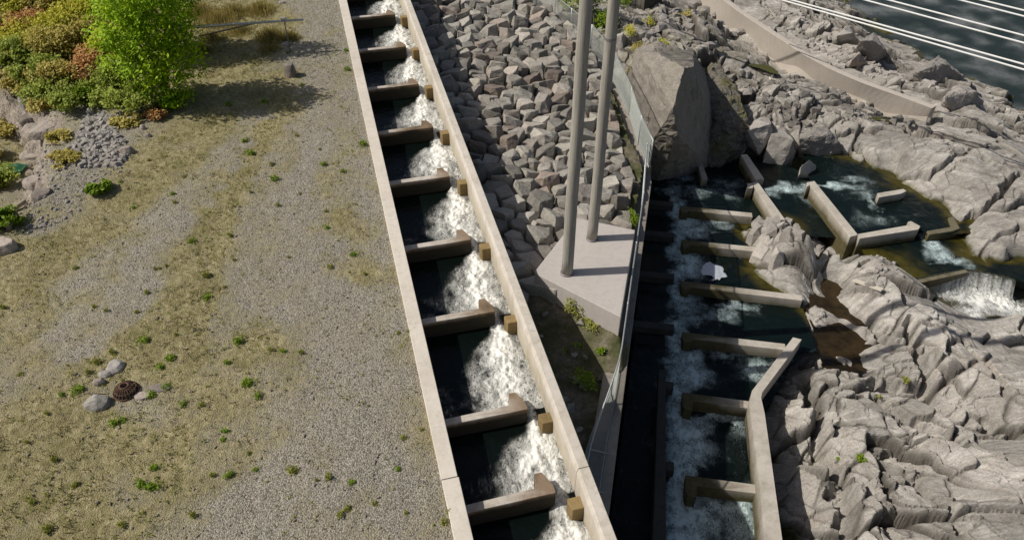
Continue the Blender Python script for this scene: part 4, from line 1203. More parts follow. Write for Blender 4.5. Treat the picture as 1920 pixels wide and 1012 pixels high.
# ---- the big dark boulder and other blocks of the shore
def px_rock(name, pts, m, label, seed, L=.22, amp=.06, bev=.06, cat='boulder', group=None, shade=False):
    P = [Vector(un(*p)) for p in pts]
    c = sum(P, Vector()) / len(P)
    c.z = min(p.z for p in P)
    o = bm_obj(name, rock_from_points([p - c for p in P], seed, min(L, .13), amp * .8, bev * .3), m, loc=c, smooth=False)
    return tag(o, label, cat, group)
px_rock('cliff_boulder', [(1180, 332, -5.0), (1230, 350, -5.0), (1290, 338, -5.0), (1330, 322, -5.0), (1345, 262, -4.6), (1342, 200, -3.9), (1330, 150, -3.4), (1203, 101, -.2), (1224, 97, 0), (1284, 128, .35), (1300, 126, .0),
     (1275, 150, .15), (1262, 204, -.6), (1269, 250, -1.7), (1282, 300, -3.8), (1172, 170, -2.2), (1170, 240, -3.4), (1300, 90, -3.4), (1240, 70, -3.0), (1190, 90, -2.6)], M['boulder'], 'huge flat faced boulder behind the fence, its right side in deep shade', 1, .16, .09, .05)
px_rock('shaded_rock', [(1322, 120, -3.6), (1345, 118, -2.5), (1378, 160, -2.7), (1398, 215, -3.1), (1404, 262, -3.9), (1396, 302, -4.9), (1330, 335, -5.1), (1300, 330, -5), (1350, 170, -2.6), (1360, 225, -3.0), (1372, 280, -3.9), (1300, 180, -3)], M['shade_dark_rock'], 'broken shoulder of rock coloured dark for the shadow right of the huge boulder', 7, .11, .20, .01)
px_rock('shore_boulder', [(1426, 318, -4.7), (1462, 322, -4.7), (1484, 312, -4.7), (1432, 285, -4.2), (1446, 252, -3.3), (1472, 246, -3.2), (1488, 262, -3.3), (1492, 285, -3.9), (1428, 300, -4.5), (1470, 230, -4.4), (1440, 232, -4.4)], M['pale_rock'], 'big rounded pale boulder at the head of the upper pool', 2, .14, .05, .06)
px_rock('shore_boulder', [(1396, 270, -4.2), (1424, 292, -4.3), (1436, 262, -3.9), (1402, 245, -3.2), (1422, 226, -2.9), (1446, 232, -2.9), (1450, 250, -3.4), (1410, 225, -4.2), (1440, 215, -4.2)], M['pale_rock'], 'leaning brownish boulder beside the big shaded boulder', 3, .14, .05, .05)
px_rock('shore_boulder', [(1494, 300, -4.6), (1540, 310, -4.6), (1575, 300, -4.5), (1520, 300, -4.4), (1500, 262, -3.3), (1530, 245, -3.1), (1560, 250, -3.1), (1578, 272, -3.6), (1540, 230, -4.2), (1500, 235, -4.2)], M['pale_rock'], 'split dark sided block leaning over the green pool edge', 4, .15, .08, .04)
px_rock('shore_boulder', [(1496, 333, -4.4), (1524, 334, -4.4), (1530, 318, -4.2), (1502, 312, -3.6), (1518, 300, -3.5), (1530, 310, -3.9), (1500, 318, -4.3)], M['pale_rock'], 'white broken rock at the top of the long weir wall', 5, .1, .04, .03)
for i, (cx, cy, sx, sy, lab) in enumerate(((1418, 432, 16, 12, 'pale boulder at the end of the second cross wall on the rock island'), (1452, 420, 22, 14, 'cracked white boulder at the foot of the hooked weir on the rock island'), (1492, 415, 15, 10, 'small pale block on the upper edge of the rock island'),
      (1530, 418, 17, 11, 'pale wedge of rock on the upper edge of the rock island by the slanting weir'), (1512, 455, 30, 17, 'widest white boulder in the middle of the rock island'), (1560, 445, 26, 20, 'grey ribbed boulder on the right of the rock island'),
      (1458, 478, 15, 10, 'smooth grey boulder on the left shore of the brown pond'), (1430, 470, 24, 12, 'flat pale slab running down from the second cross wall'), (1478, 442, 16, 12, 'tan block between the white boulders of the rock island'))):
    zb = -4.6
    zz = bpt(cx, cy, -3.9).z
    pr = random.Random(60 + i)
    P = []
    c = un(cx, cy, zz)
    kx = 1.0 / 57
    for a in range(6):
        ang = a * 1.047 + pr.uniform(-.35, .35)
        ex_, ey_ = math.cos(ang) * sx * kx, math.sin(ang) * sy * kx * 1.75
        P += [Vector((ex_, ey_, -.55)), Vector((ex_ * pr.uniform(.85, 1.05), ey_ * pr.uniform(.85, 1.05), pr.uniform(-.20, .10))), Vector((ex_ * pr.uniform(.35, .85), ey_ * pr.uniform(.35, .85), pr.uniform(.05, .30)))]
    o = bm_obj('island_boulder', rock_from_points(P, 70 + i, .12, .022, .010), M['pale_rock'], loc=(c[0], c[1], zz - .02))
    tag(o, lab, 'boulder', 'boulders of the rock island')
px_rock('shore_boulder', [(1565, 85, -4.4), (1600, 100, -4.4), (1570, 66, -3.4), (1582, 56, -3.1), (1598, 62, -3.1), (1612, 78, -3.6), (1610, 95, -4.4), (1590, 45, -4.8)], M['pale_rock'], 'grey rounded boulder on the river edge, left of the white one', 21, .2, .06, .06)
px_rock('shore_boulder', [(1600, 112, -4.4), (1632, 122, -4.4), (1660, 108, -4.6), (1604, 92, -3.6), (1614, 76, -2.9), (1636, 76, -2.8), (1654, 88, -3.2), (1662, 98, -3.9), (1640, 60, -5)], M['pale_rock'], 'bright white domed boulder on the river edge', 22, .2, .06, .08)
px_rock('shore_boulder', [(1590, 128, -4.2), (1622, 132, -4.2), (1598, 112, -3.4), (1612, 100, -3.2), (1624, 118, -3.7), (1610, 95, -4.2)], M['tan_rock'], 'brown shaded boulder below the white domed boulder', 23, .2, .05, .05)
px_rock('shore_boulder', [(1690, 165, -4.6), (1740, 178, -4.4), (1800, 172, -4.8), (1815, 155, -5.2), (1720, 135, -3.2), (1750, 122, -3.0), (1775, 122, -3.1), (1800, 138, -3.7), (1680, 150, -4.6), (1760, 105, -5.6)], M['pale_rock'], 'broad hump of striped rock pushing into the river', 24, .2, .12, .12)
px_rock('shore_boulder', [(1762, 205, -4.2), (1800, 222, -4.2), (1840, 205, -4.4), (1770, 182, -3.1), (1800, 166, -2.9), (1830, 172, -3.0), (1838, 190, -3.6), (1800, 150, -5)], M['pale_rock'], 'rounded striped outcrop at the end of the concrete apron wall', 25, .18, .10, .10)
# weathered outcrop and stones on the left
def ground_rock(px, py, sx, sy, h, m, label, seed, cat='stone', group=None, lean_=(0, 0), n=9, top=.6):
    p = gpt(px, py)
    pr = random.Random(seed)
    P = []
    for a in range(n):
        ang = a * 2 * math.pi / n + pr.uniform(-.2, .2)
        x, y = math.cos(ang) * sx, math.sin(ang) * sy
        P += [Vector((x, y, -.12)), Vector((x * pr.uniform(.85, 1.0), y * pr.uniform(.85, 1.0), h * pr.uniform(.25, .55))),
              Vector((x * top * pr.uniform(.8, 1.1) + lean_[0], y * top * pr.uniform(.8, 1.1) + lean_[1], h * pr.uniform(.85, 1.1)))]
    o = bm_obj('stone', rock_from_points(P, seed, max(.05, sx * .28), sx * .07, sx * .06), m, loc=p)
    return tag(o, label, cat, group)
ground_rock(546, 141, .24, .22, .42, M['tan_rock'], 'upright pale stone standing alone at the end of the tree shadow', 31, top=.7)
ground_rock(182, 757, .30, .22, .20, M['riprap_grey'], 'grey pointed stone lying below the round drain grate', 32, top=.35)
ground_rock(216, 689, .20, .26, .10, M['pale_rock'], 'white flat stone above the round drain grate', 33)
ground_rock(198, 702, .18, .12, .08, M['pale_rock'], 'pale broken stone between the white flat stone and the drain', 34)
ground_rock(187, 718, .14, .10, .12, M['tan_rock'], 'tan stone half buried in weeds left of the drain', 35)
ground_rock(268, 742, .20, .12, .03, M['tan_rock'], 'low flat slab set in the ground right of the drain grate', 36, top=.85)
ground_rock(300, 727, .26, .12, .03, M['tan_rock'], 'long flat slab set in the ground between weeds', 37, top=.85)
ground_rock(536, 84, .22, .16, .08, M['pale_rock'], 'flat pinkish white stone under the boom gate tip', 38)
ground_rock(529, 6, .16, .10, .08, M['pale_rock'], 'small white stone at the top edge of the gravel', 39)
ground_rock(8, 466, .36, .30, .22, M['tan_rock'], 'flat pale rock cut by the left picture edge', 40, top=.8)
ground_rock(50, 197, .22, .20, .26, M['pale_rock'], 'squarish white block on the top of the left outcrop', 41, top=.8)
ground_rock(239, 285, .26, .16, .18, M['tan_rock'], 'dark sided rock at the right tip of the rubble', 42)
ground_rock(171, 213, .14, .12, .18, M['pale_rock'], 'pale rock at the top of the rubble heap', 43)
ground_rock(268, 241, .10, .08, .12, M['tan_rock'], 'small round stone right of the rubble heap', 44)
ground_rock(278, 256, .12, .08, .10, M['tan_rock'], 'small tan stone below the round one by the rubble', 45)
for i, (px, py, sx, sy, h, lab) in enumerate(((78, 245, .62, .45, .16, 'tan bank outcrop, widest slab near its middle'), (66, 292, .5, .36, .13, 'tan rounded bulge in the lower bank outcrop'), (55, 225, .36, .30, .15, 'dark cracked part of the bank outcrop'), (66, 340, .40, .34, .10, 'tan knob at the foot of the bank outcrop'), (80, 365, .30, .28, .12, 'low tan hump below the bank outcrop'), (35, 182, .3, .22, .2, 'grey rock at the head of the bank outcrop'))):
    ground_rock(px, py, sx, sy, h, M['tan_rock'], lab, 50 + i, 'rock', 'rocks of the bank outcrop', top=.8)

# a heap of broken rubble nobody could count: one object
def rubble(name, polypx, n, rmin, rmax, m, seed, conv=gpt, zf=gz1):
    pr = random.Random(seed)
    V, Fq = [], []
    pw = [conv(*p) for p in polypx]
    pw2 = [(p.x, p.y) for p in pw]
    xa, xb = min(p[0] for p in pw2), max(p[0] for p in pw2); ya, yb = min(p[1] for p in pw2), max(p[1] for p in pw2)
    k = 0
    while k < n:
        x, y = pr.uniform(xa, xb), pr.uniform(ya, yb)
        if not in_poly(x, y, pw2): continue
        k += 1
        r = rmin + (rmax - rmin) * pr.random() ** 3
        b = len(V)
        z = zf(x, y) + r * .25
        rot = Matrix.Rotation(pr.uniform(0, 6.28), 3, 'Z') @ Matrix.Rotation(pr.uniform(-.5, .5), 3, 'X')
        sx, sy, sz = r * pr.uniform(.7, 1.5), r * pr.uniform(.5, .9), r * pr.uniform(.35, .7)
        for q in ((-1, -.8, -1), (1, -1, -1), (.8, 1, -1), (-1, .9, -1), (-.7, -.5, 1), (.6, -.7, .7), (.7, .5, 1), (-.5, .7, .8)):
            p = rot @ Vector((q[0] * sx * pr.uniform(.8, 1.1), q[1] * sy * pr.uniform(.8, 1.1), q[2] * sz))
            V.append((x + p.x, y + p.y, z + p.z))
        for q in ((0, 3, 2, 1), (4, 5, 6, 7), (0, 1, 5, 4), (1, 2, 6, 5), (2, 3, 7, 6), (3, 0, 4, 7)): Fq.append([b + j for j in q])
    return tag(link(name, np_mesh(name, V, Fq, False), m), kind='stuff')
rubble('rubble_stones', ((160, 215), (205, 215), (235, 270), (255, 285), (225, 310), (160, 315), (125, 290), (150, 250)), 1000, .025, .15, M['rubble'], 1)
rubble('rubble_stones', ((40, 330), (230, 290), (250, 320), (160, 345), (150, 400), (60, 450), (40, 440)), 900, .015, .06, M['rubble'], 2)
rubble('loose_gravel', ((600, 0), (640, 0), (700, 300), (850, 1010), (200, 1010), (0, 900), (0, 560), (480, 250)), 2600, .010, .034, M['tan_rock'], 3)
rubble('loose_stones', ((1190, 60), (1260, 90), (1400, 130), (1420, 220), (1340, 110), (1180, 40), (1330, 5), (1400, 60)), 260, .08, .30, M['pale_rock'], 4, lambda a, b: bpt(a, b, -2.4), lambda x, y: bz(x, y))
rubble('loose_stones', ((1410, 240), (1500, 250), (1600, 230), (1720, 240), (1640, 200), (1500, 170), (1420, 150)), 240, .05, .24, M['pale_rock'], 5, lambda a, b: bpt(a, b, -3.2), lambda x, y: bz(x, y))
rubble('loose_stones', ((1500, 80), (1640, 150), (1780, 190), (1700, 140), (1560, 70), (1500, 20)), 200, .06, .26, M['pale_rock'], 6, lambda a, b: bpt(a, b, -3.6), lambda x, y: bz(x, y))

rubble('broken_stones', ((1405, 430), (1440, 410), (1490, 402), (1560, 415), (1590, 445), (1590, 470), (1480, 480), (1430, 470)), 110, .07, .30, M['pale_rock'], 8, lambda a, b: bpt(a, b, -3.9), lambda x, y: bz(x, y))
rubble('broken_stones', ((1600, 450), (1640, 470), (1700, 550), (1660, 570), (1600, 500)), 40, .06, .22, M['pale_rock'], 9, lambda a, b: bpt(a, b, -3.9), lambda x, y: bz(x, y))
# ---- concrete apron wall far right
top_px, bot_px = AP_TOP, AP_BOT
tp3 = np.array([un(*a, ap_z(i)[0]) for i, a in enumerate(top_px)]); bt3 = np.array([un(*b, ap_z(i)[1]) for i, b in enumerate(bot_px)])
def smooth_curve(P, n):
    t0 = np.linspace(0, len(P) - 1, n); q = np.stack([np.interp(t0, np.arange(len(P)), P[:, k]) for k in range(3)], -1)
    for _ in range(6): q[1:-1] = (q[:-2] + 2 * q[1:-1] + q[2:]) / 4
    return q
tp3, bt3 = smooth_curve(tp3, 70), smooth_curve(bt3, 70)
bm = bmesh.new()
rows = []
for p, q in zip(tp3, bt3):
    p, q = Vector(p), Vector(q)
    back = Vector((.26, .19, 0))
    rows.append([bm.verts.new(v) for v in (q - Vector((0, 0, 1.2)), q, q.lerp(p, .5), p, p + back, p + back - Vector((0, 0, 2.6)))])
for a, b in zip(rows, rows[1:]):
    for k in range(6): bm.faces.new((a[k], a[(k + 1) % 6], b[(k + 1) % 6], b[k]))
bm.faces.new(rows[0]); bm.faces.new(rows[-1][::-1])
tag(bm_obj('apron_wall', bm, M['concrete_far'], bevel=.02), 'long pale sloping concrete wall curving across the rocks towards the river', 'wall')

# ---- power cables over the river
def cable(pa, pb, z, label):
    A, B = Vector(un(*pa, z)), Vector(un(*pb, z))
    d = B - A
    A2, B2 = A - d * 1.5, B + d * 1.5
    n = 60; pts = []
    for i in range(n + 1):
        t = i / n
        pts.append(A2.lerp(B2, t) + Vector((0, 0, .0 * t)))
    bm = bmesh.new(); tube(bm, pts, .033, 6)
    tag(bm_obj('power_cable', bm, M['cable'], smooth=True), label, 'cable', 'cables spanning above the river')
cable((1464, 0), (1920, 131), 1.5, 'lowest white cable of the pair nearest the rocky shore')
cable((1482, 0), (1920, 121), 1.6, 'upper white cable of the pair nearest the rocky shore')
cable((1620, 0), (1920, 81), 1.5, 'lower white cable of the middle pair over the river')
cable((1664, 0), (1920, 67), 1.6, 'upper white cable of the middle pair over the river')
cable((1798, 0), (1920, 31), 1.5, 'lower white cable of the pair in the top right corner')
cable((1838, 0), (1920, 20), 1.6, 'upper white cable of the pair in the top right corner')

# ---- timber and litter on the rocks
def board(name, a, b, wd, th, m, label, cat, za=None, lift=.06):
    A, B = bpt(*a), bpt(*b)
    A.z += lift; B.z += lift
    d = (B - A); L = d.length; d.normalize()
    sd_ = Vector((-d.y, d.x, 0)).normalized(); up = d.cross(sd_) * -1
    if up.z < 0: up = -up
    bm = bmesh.new()
    O = Vector(A)
    pts = lambda h: [(-sd_ * wd / 2 + up * h), (d * L - sd_ * wd / 2 + up * h), (d * L + sd_ * wd / 2 + up * h), (sd_ * wd / 2 + up * h)]
    prism(bm, pts(0), pts(th))
    return tag(bm_obj(name, bm, m, loc=O, bevel=.006), label, cat)
board('timber_plank', (1442, 151), (1481, 163), .24, .07, M['plank'], 'bleached plank lying on rocks below the apron wall', 'plank')
board('timber_plank', (1597, 537), (1652, 553), .16, .06, M['plank'], 'bleached plank lying across the crack beside the brown pond', 'plank', lift=.24)
p = bpt(1665, 197)
root = empty('broken_pallet', p + Vector((0, 0, .12)))
tag(root, 'broken wooden pallet washed up under the apron wall', 'pallet')
rotm = Matrix.Rotation(R(-35), 4, 'Z') @ Matrix.Rotation(R(35), 4, 'X')
for k in range(5):
    bm = bmesh.new(); block(bm, [(-.5, -.5 + k * .25), (.5, -.5 + k * .25), (.5, -.38 + k * .25), (-.5, -.38 + k * .25)], 0, .03)
    bm.transform(rotm); bm_obj('slat', bm, M['plank'], root)
for k in (-.46, .40):
    bm = bmesh.new(); block(bm, [(k, -.52), (k + .08, -.52), (k + .08, .64), (k, .64)], -.12, -.003)
    bm.transform(rotm); bm_obj('bearer', bm, M['plank'], root)
board('yellow_board', (1684, 209), (1702, 210), .22, .05, M['yellow'], 'yellowish board lying right of the broken pallet', 'board', lift=.15)
def puddle(px, py, rx_, ry_, rot, label):
    p = bpt(px, py)
    n = 18; bm = bmesh.new(); ring = []
    for i in range(n):
        a = 2 * math.pi * i / n; r = 1 + .25 * math.sin(3 * a + px) + .12 * math.sin(5 * a)
        ring.append((rx_ * r * math.cos(a), ry_ * r * math.sin(a)))
    bm.faces.new([bm.verts.new((x * math.cos(rot) - y * math.sin(rot), x * math.sin(rot) + y * math.cos(rot), 0)) for x, y in ring])
    o = bm_obj('puddle_water', bm, M['puddle'], loc=p + Vector((0, 0, .10)))
    tag(o, kind='structure')
t = NT('green_puddle_water'); M['puddle'] = t.out(t.mix(t.noise(3, 4), (.09, .085, .012), (.05, .05, .01)), .08)
puddle(1430, 135, .8, .28, R(-40), '')
puddle(1668, 226, .7, .22, R(-30), '')

# foam raft in the shaded pool
c = un(1338, 511, -4.82)
fx_, fy_ = np.meshgrid(np.arange(-.62, .62, .016), np.arange(-.75, .75, .016), indexing='ij')
fr = np.hypot(fx_ / .40, (fy_ - .03) / .46) + .34 * fbm(fx_ * 3.2 + 3.7, fy_ * 3.2 + 1.2, 807, 4) + .25 * np.exp(-((fx_ + .10) / .16) ** 2 - ((fy_ + .26) / .14) ** 2)
keepf = fr < 1.0
fz_ = .012 + .03 * np.clip(1.05 - fr, 0, .6) + .008 * fbm(fx_ * 9, fy_ * 9, 803, 3)
Vf, Qf, _a = compact(np.stack([fx_, fy_, fz_], -1).reshape(-1, 3), grid_faces(*fx_.shape, keepf), {})
t = NT('still_foam'); n1 = t.noise(9, 6, .7)
M['foam'] = t.out(t.mix(n1, (.44, .47, .54), (.66, .69, .75)), .9, t.bump(n1, .6, .04))
tag(link('foam_raft', np_mesh('foam_raft', Vf, Qf, True), M['foam'], None, Vector(c)), 'white raft of foam floating in the shaded pool', 'foam')

# ---- boom gate
g0, g1 = gpt(345, 66), gpt(568, 60)
hh = 1.05
A = Vector(un(340, 52.5, g0.z + hh)); B = Vector(un(569, 37.5, g0.z + hh))
root = empty('boom_gate', (A.x, A.y, A.z - hh))
tag(root, 'grey steel boom gate reaching from the green tree across the grass to the gravel', 'gate')
O = Vector(root.location)
bm = bmesh.new(); tube(bm, [A - O, B - O], [.055, .035], 8); bm_obj('boom', bm, M['galv'], root, True)
Cc = A.lerp(B, .62); D = gpt(372, 82); D.z += .25
bm = bmesh.new(); tube(bm, [Cc - O, D - O], .030, 6); bm_obj('brace', bm, M['darksteel'], root, True)
Pp = A.lerp(B, .84); base = Vector((Pp.x, Pp.y, gz1(Pp.x, Pp.y)))
bm = bmesh.new(); tube(bm, [Pp - O, base - O], .022, 6); bm_obj('rest_post', bm, M['darksteel'], root, True)
bm = bmesh.new(); q = Pp - O
block(bm, [(q.x - .10, q.y - .05), (q.x + .10, q.y - .05), (q.x + .10, q.y + .05), (q.x - .10, q.y + .05)], q.z + .045, q.z + .11)
bm_obj('latch_plate', bm, M['galv'], root)
base = Vector((A.x, A.y, gz1(A.x, A.y)))
bm = bmesh.new(); tube(bm, [A - O + Vector((0, 0, .12)), base - O], .07, 8); bm_obj('hinge_post', bm, M['darksteel'], root, True)

# ---- domed drain grate
p = gpt(237, 733)
root = empty('drain_grate', p); tag(root, 'rusty round domed drain grate in the dry grass', 'drain grate')
def dome(a, f): return Vector((math.cos(a) * .25 * math.cos(f), math.sin(a) * .25 * math.cos(f), .17 * math.sin(f)))
bm = bmesh.new()
for k in range(22):
    a = 2 * math.pi * k / 22
    tube(bm, [dome(a, R(f)) for f in (0, 18, 36, 54, 70)], .011, 5)
bm_obj('ribs', bm, M['rust'], root)
for f, r in ((0, .020), (33, .010), (70, .022)):
    bm = bmesh.new(); pts = [dome(2 * math.pi * k / 28, R(f)) for k in range(29)]
    tube(bm, pts, r, 6, False); bm_obj('ring', bm, M['rust'], root)
bm = bmesh.new(); tube(bm, [Vector((0, 0, -.05)), Vector((0, 0, .012))], .23, 24)
t = NT('drain_void'); bm_obj('drain_opening', bm, t.out((.012, .010, .008), .95), root)

# ---- timber at the left edge
def ground_log(a, b, wd, m, label, h=.12, lift=0):
    A, B = gpt(*a), gpt(*b); A.z += lift; B.z += lift
    d = (B - A).normalized(); sd_ = Vector((-d.y, d.x, 0)) * wd / 2
    bm = bmesh.new(); O = Vector(A); E = B - A
    prism(bm, [-sd_, E - sd_, E + sd_, sd_], [-sd_ + Vector((0, 0, h)), E - sd_ + Vector((0, 0, h)), E + sd_ + Vector((0, 0, h)), sd_ + Vector((0, 0, h))])
    tag(bm_obj('timber_beam', bm, m, loc=O, bevel=.01), label, 'beam')
ground_log((12, 404), (50, 378), .16, M['timber'], 'grey timber beam lying in the gravel at the left edge')
ground_log((18, 432), (33, 407), .14, M['timber'], 'short dark board behind the lime green plant at the left edge', .2)
p = gpt(26, 322)
bm = bmesh.new(); bmesh.ops.create_grid(bm, x_segments=12, y_segments=10, size=.28)
for v in bm.verts: v.co.z = .12 + .06 * mnoise.noise(v.co * 6); v.co.x *= 1.2
tag(bm_obj('tarpaulin', bm, M['tarp'], loc=p, smooth=True), 'small scrap of green tarpaulin at the left edge', 'tarpaulin')

# ================================================================== vegetation
def leaf_mesh(name, centers, nrm_up=.3, size=(.05, .1), aspect=.6, seed=0, m=None):
    """many small folded leaves round the given points"""
    r = np.random.default_rng(seed)
    c = np.asarray(centers, float); n = len(c)
    d = r.normal(size=(n, 3)); d += nrm_up * np.array([-.62, -.50, .95]); d /= np.linalg.norm(d, axis=1)[:, None]
    a = np.cross(d, r.normal(size=(n, 3))); a /= np.linalg.norm(a, axis=1)[:, None] + 1e-9
    b = np.cross(d, a)
    L = r.uniform(size[0], size[1], n)[:, None]; Wd = L * aspect
    v0 = c - a * L * .5; v1 = c + b * Wd * .5 + d * L * .06; v2 = c + a * L * .55; v3 = c - b * Wd * .5 + d * L * .06
    V = np.stack([v0, v1, v2, v3], 1).reshape(-1, 3)
    Q = np.arange(4 * n).reshape(n, 4)
    return np_mesh(name, V, Q, False)
def crown_points(n, lobes, seed):
    r = np.random.default_rng(seed)
    out = []
    wts = np.array([l[3] * l[4] * l[5] for l in lobes]) ** .75
    cnt = np.maximum(1, (n * wts / wts.sum()).astype(int))
    for (x, y, z, a, b, c), k in zip(lobes, cnt):
        d = r.normal(size=(k, 3)); d /= np.linalg.norm(d, axis=1)[:, None]
        rad = r.uniform(.30, 1.25, k) ** .8
        lump = 1 + .22 * np.array([mnoise.noise(Vector(q * 2.3) + Vector((x, y, z + seed))) for q in d])
        p = d * (rad * lump)[:, None] * np.array([a, b, c]) + np.array([x, y, z])
        keep = np.array([mnoise.noise(Vector(q * 2.6) + Vector((seed, 0, 0))) > -.12 for q in p])
        out.append(p[keep])
    return np.concatenate(out)
def tree(name, base, lobes, n, leaf, m, label, cat='tree', seed=0, trunk=.07, stems=1, group=None):
    root = empty(name, base)
    tag(root, label, cat, group)
    pts = crown_points(n, lobes, seed)
    link('crown' if cat == 'tree' else 'foliage', leaf_mesh('crown', pts, 1.5, leaf, .62, seed), M[m], root)
    r = random.Random(seed)
    bm = bmesh.new()
    for s in range(stems):
        o = Vector((r.uniform(-.12, .12), r.uniform(-.12, .12), -.1)) * (stems > 1)
        for l in (lobes if stems == 1 else r.sample(lobes, min(len(lobes), 3))):
            e = Vector(l[:3]); mid = Vector((e.x * .3, e.y * .3, e.z * .55)) + Vector((r.uniform(-.1, .1), r.uniform(-.1, .1), 0))
            tube(bm, [o, o.lerp(mid, .5), mid, mid.lerp(e, .6), e], [trunk, trunk * .85, trunk * .6, trunk * .4, trunk * .15], 6)
    bm_obj('trunk' if cat == 'tree' else 'stems', bm, M['bark'], root, True)
    return root
tree('green_tree', gpt(316, 188), [(-.15, 0, 3.4, 1.05, 1.0, .95), (.35, .1, 2.6, .95, .95, .9), (-.55, -.1, 2.5, .95, .95, .85), (-.1, -.2, 1.7, 1.2, 1.0, .8), (.6, 0, 1.35, .85, .85, .7), (.75, .1, 2.2, .7, .8, .7), (-.9, 0, 1.8, .8, .8, .8), (-.5, .2, 1.1, .8, .8, .65), (.1, .1, 4.1, .6, .6, .6), (.2, -.3, .8, .7, .6, .5)],
     16000, (.08, .155), 'leaf_bright', 'bright green leafy tree, the front one throwing the long shadow', 'tree', 3, .06, 2)
tree('green_tree', gpt(330, 98), [(-.1, 0, 3.2, 1.0, 1.0, 1.0), (.45, 0, 2.2, .75, .9, .9), (-.7, 0, 2.3, .9, .9, .9), (0, .1, 1.3, 1.0, .9, .8), (-.4, .1, 4.0, .8, .8, .8), (.2, 0, 4.6, .6, .6, .6)],
     11000, (.08, .155), 'leaf_bright', 'bright green leafy tree behind the front one, topped by the picture edge', 'tree', 4, .06, 2)
tree('green_tree', gpt(250, 112), [(0, 0, 2.6, .9, .9, .9), (.3, 0, 1.6, .8, .8, .8), (-.3, 0, 3.3, .7, .7, .7)], 6000, (.07, .13), 'leaf_bright', 'bright green young tree at the left side of the tree group', 'tree', 5, .05, 2)
SH = [
    (45, 165, .9, .7, 'leaf_olive', 'olive green scrub along the top of the bank'), (100, 178, .9, .6, 'leaf_mid', 'green scrub joining the thicket and the bank'), (195, 178, .8, .6, 'leaf_mid', 'low green scrub in front of the rusty bush'),
    (60, 105, 1.0, 1.1, 'leaf_yellow', 'broad yellow green bush in the heart of the thicket'), (15, 40, .9, 1.2, 'leaf_yellow', 'pale yellow fern clump at the left edge of the thicket'), (120, 75, .9, 1.2, 'leaf_yellow', 'yellow fern clump in the heart of the thicket'), (175, 85, .9, 1.3, 'leaf_olive', 'olive fern clump close to the green trees'),
    (70, 15, 1.0, 1.2, 'leaf_yellow', 'yellow green fern clump at the top edge, left part'), (140, 10, 1.0, 1.2, 'leaf_olive', 'olive fern clump at the top edge, middle part'), (205, 205, .7, .5, 'leaf_mid', 'low green scrub between rubble and tree'), (330, 195, .6, .5, 'leaf_bright', 'bright leafy suckers at the right foot of the front tree'), # px,py, radius, height, kind, label
    (175, 150, .62, 1.15, 'leaf_brown', 'rust red bracken bush left of the green trees'),
    (232, 168, .75, 1.1, 'leaf_mid', 'mid green bush at the foot of the green trees'),
    (215, 130, .7, 1.4, 'leaf_yellow', 'yellow green bush between the rusty bush and the green trees'),
    (120, 110, .9, 1.3, 'leaf_olive', 'olive bracken clump above the rusty bush'),
    (60, 70, .7, 1.0, 'leaf_brown', 'rust and orange bracken clump near the top left corner'),
    (30, 130, .9, 1.2, 'leaf_mid', 'grey green bush at the left edge above the outcrop'),
    (80, 150, .8, 1.0, 'leaf_mid', 'green bush above the bank outcrop'),
    (120, 160, .7, .9, 'leaf_olive', 'olive bush above the rubble heap'),
    (150, 60, .9, 1.4, 'leaf_yellow', 'yellow green fern clump in the top left thicket'),
    (100, 30, .9, 1.3, 'leaf_olive', 'olive fern clump at the top edge of the thicket'),
    (30, 20, .9, 1.2, 'leaf_olive', 'brown green fern clump in the top left corner'),
    (190, 40, .9, 1.5, 'leaf_yellow', 'bright yellow green fern clump beside the tree crowns'),
    (15, 75, .7, 1.0, 'leaf_olive', 'straw coloured bracken clump at the left picture edge'),
    (85, 95, .7, 1.1, 'leaf_yellow', 'bright yellowish fern clump in the middle of the thicket'),
    (150, 100, .5, .9, 'leaf_olive', 'small straw coloured fern clump in the thicket'),
    (140, 205, .62, .8, 'leaf_mid', 'dark green bush at the head of the rubble'),
    (170, 190, .5, .5, 'leaf_lime', 'lime tipped low bush above the rubble'),
    (262, 200, .8, .8, 'leaf_mid', 'green bush spreading under the front tree'),
    (292, 218, .36, .3, 'leaf_brown', 'low rusty clump below the front tree'),
    (235, 230, .42, .18, 'leaf_olive', 'low dry olive clump right of the rubble'),
    (90, 200, .5, .4, 'leaf_olive', 'low olive clump on the bank outcrop'),
    (8, 425, .42, .5, 'leaf_lime', 'lime green plant at the left picture edge'),
    (10, 345, .5, .6, 'leaf_mid', 'green bush in the hollow at the left edge'),
    (185, 360, .30, .28, 'weed', 'dark green bushy weed on the gravel bank'),
    (-20, 300, .6, .5, 'leaf_olive', 'olive bush low in the hollow'),
    (20, 250, .6, .4, 'leaf_olive', 'olive scrub left of the bank outcrop'),
    (12, 210, .6, .4, 'leaf_mid', 'green scrub at the left edge beside the outcrop'),
    (110, 262, .4, .25, 'leaf_olive', 'low scrub between outcrop and rubble'),
    (125, 300, .4, .2, 'leaf_olive', 'low scrub under the rubble heap'),
]
for i, (px, py, rr, h, mk, lab) in enumerate(SH):
    pr = random.Random(100 + i)
    lobes = [(pr.uniform(-.5, .5) * rr, pr.uniform(-.5, .5) * rr, h * pr.uniform(.25, .70), rr * pr.uniform(.5, .8), rr * pr.uniform(.5, .8), h * pr.uniform(.22, .36)) for _ in range(7)]
    tree('shrub', gpt(px, py), lobes, int(1500 + 3200 * rr * rr * h), (.06, .145), mk, lab, 'shrub', 200 + i, .012, 2)
def wpt(px, py):
    z = -1.95
    for _ in range(12): p = un(px, py, z); z = float(wedge_z(np.array(p[0]), np.array(p[1])))
    return Vector((p[0], p[1], z))
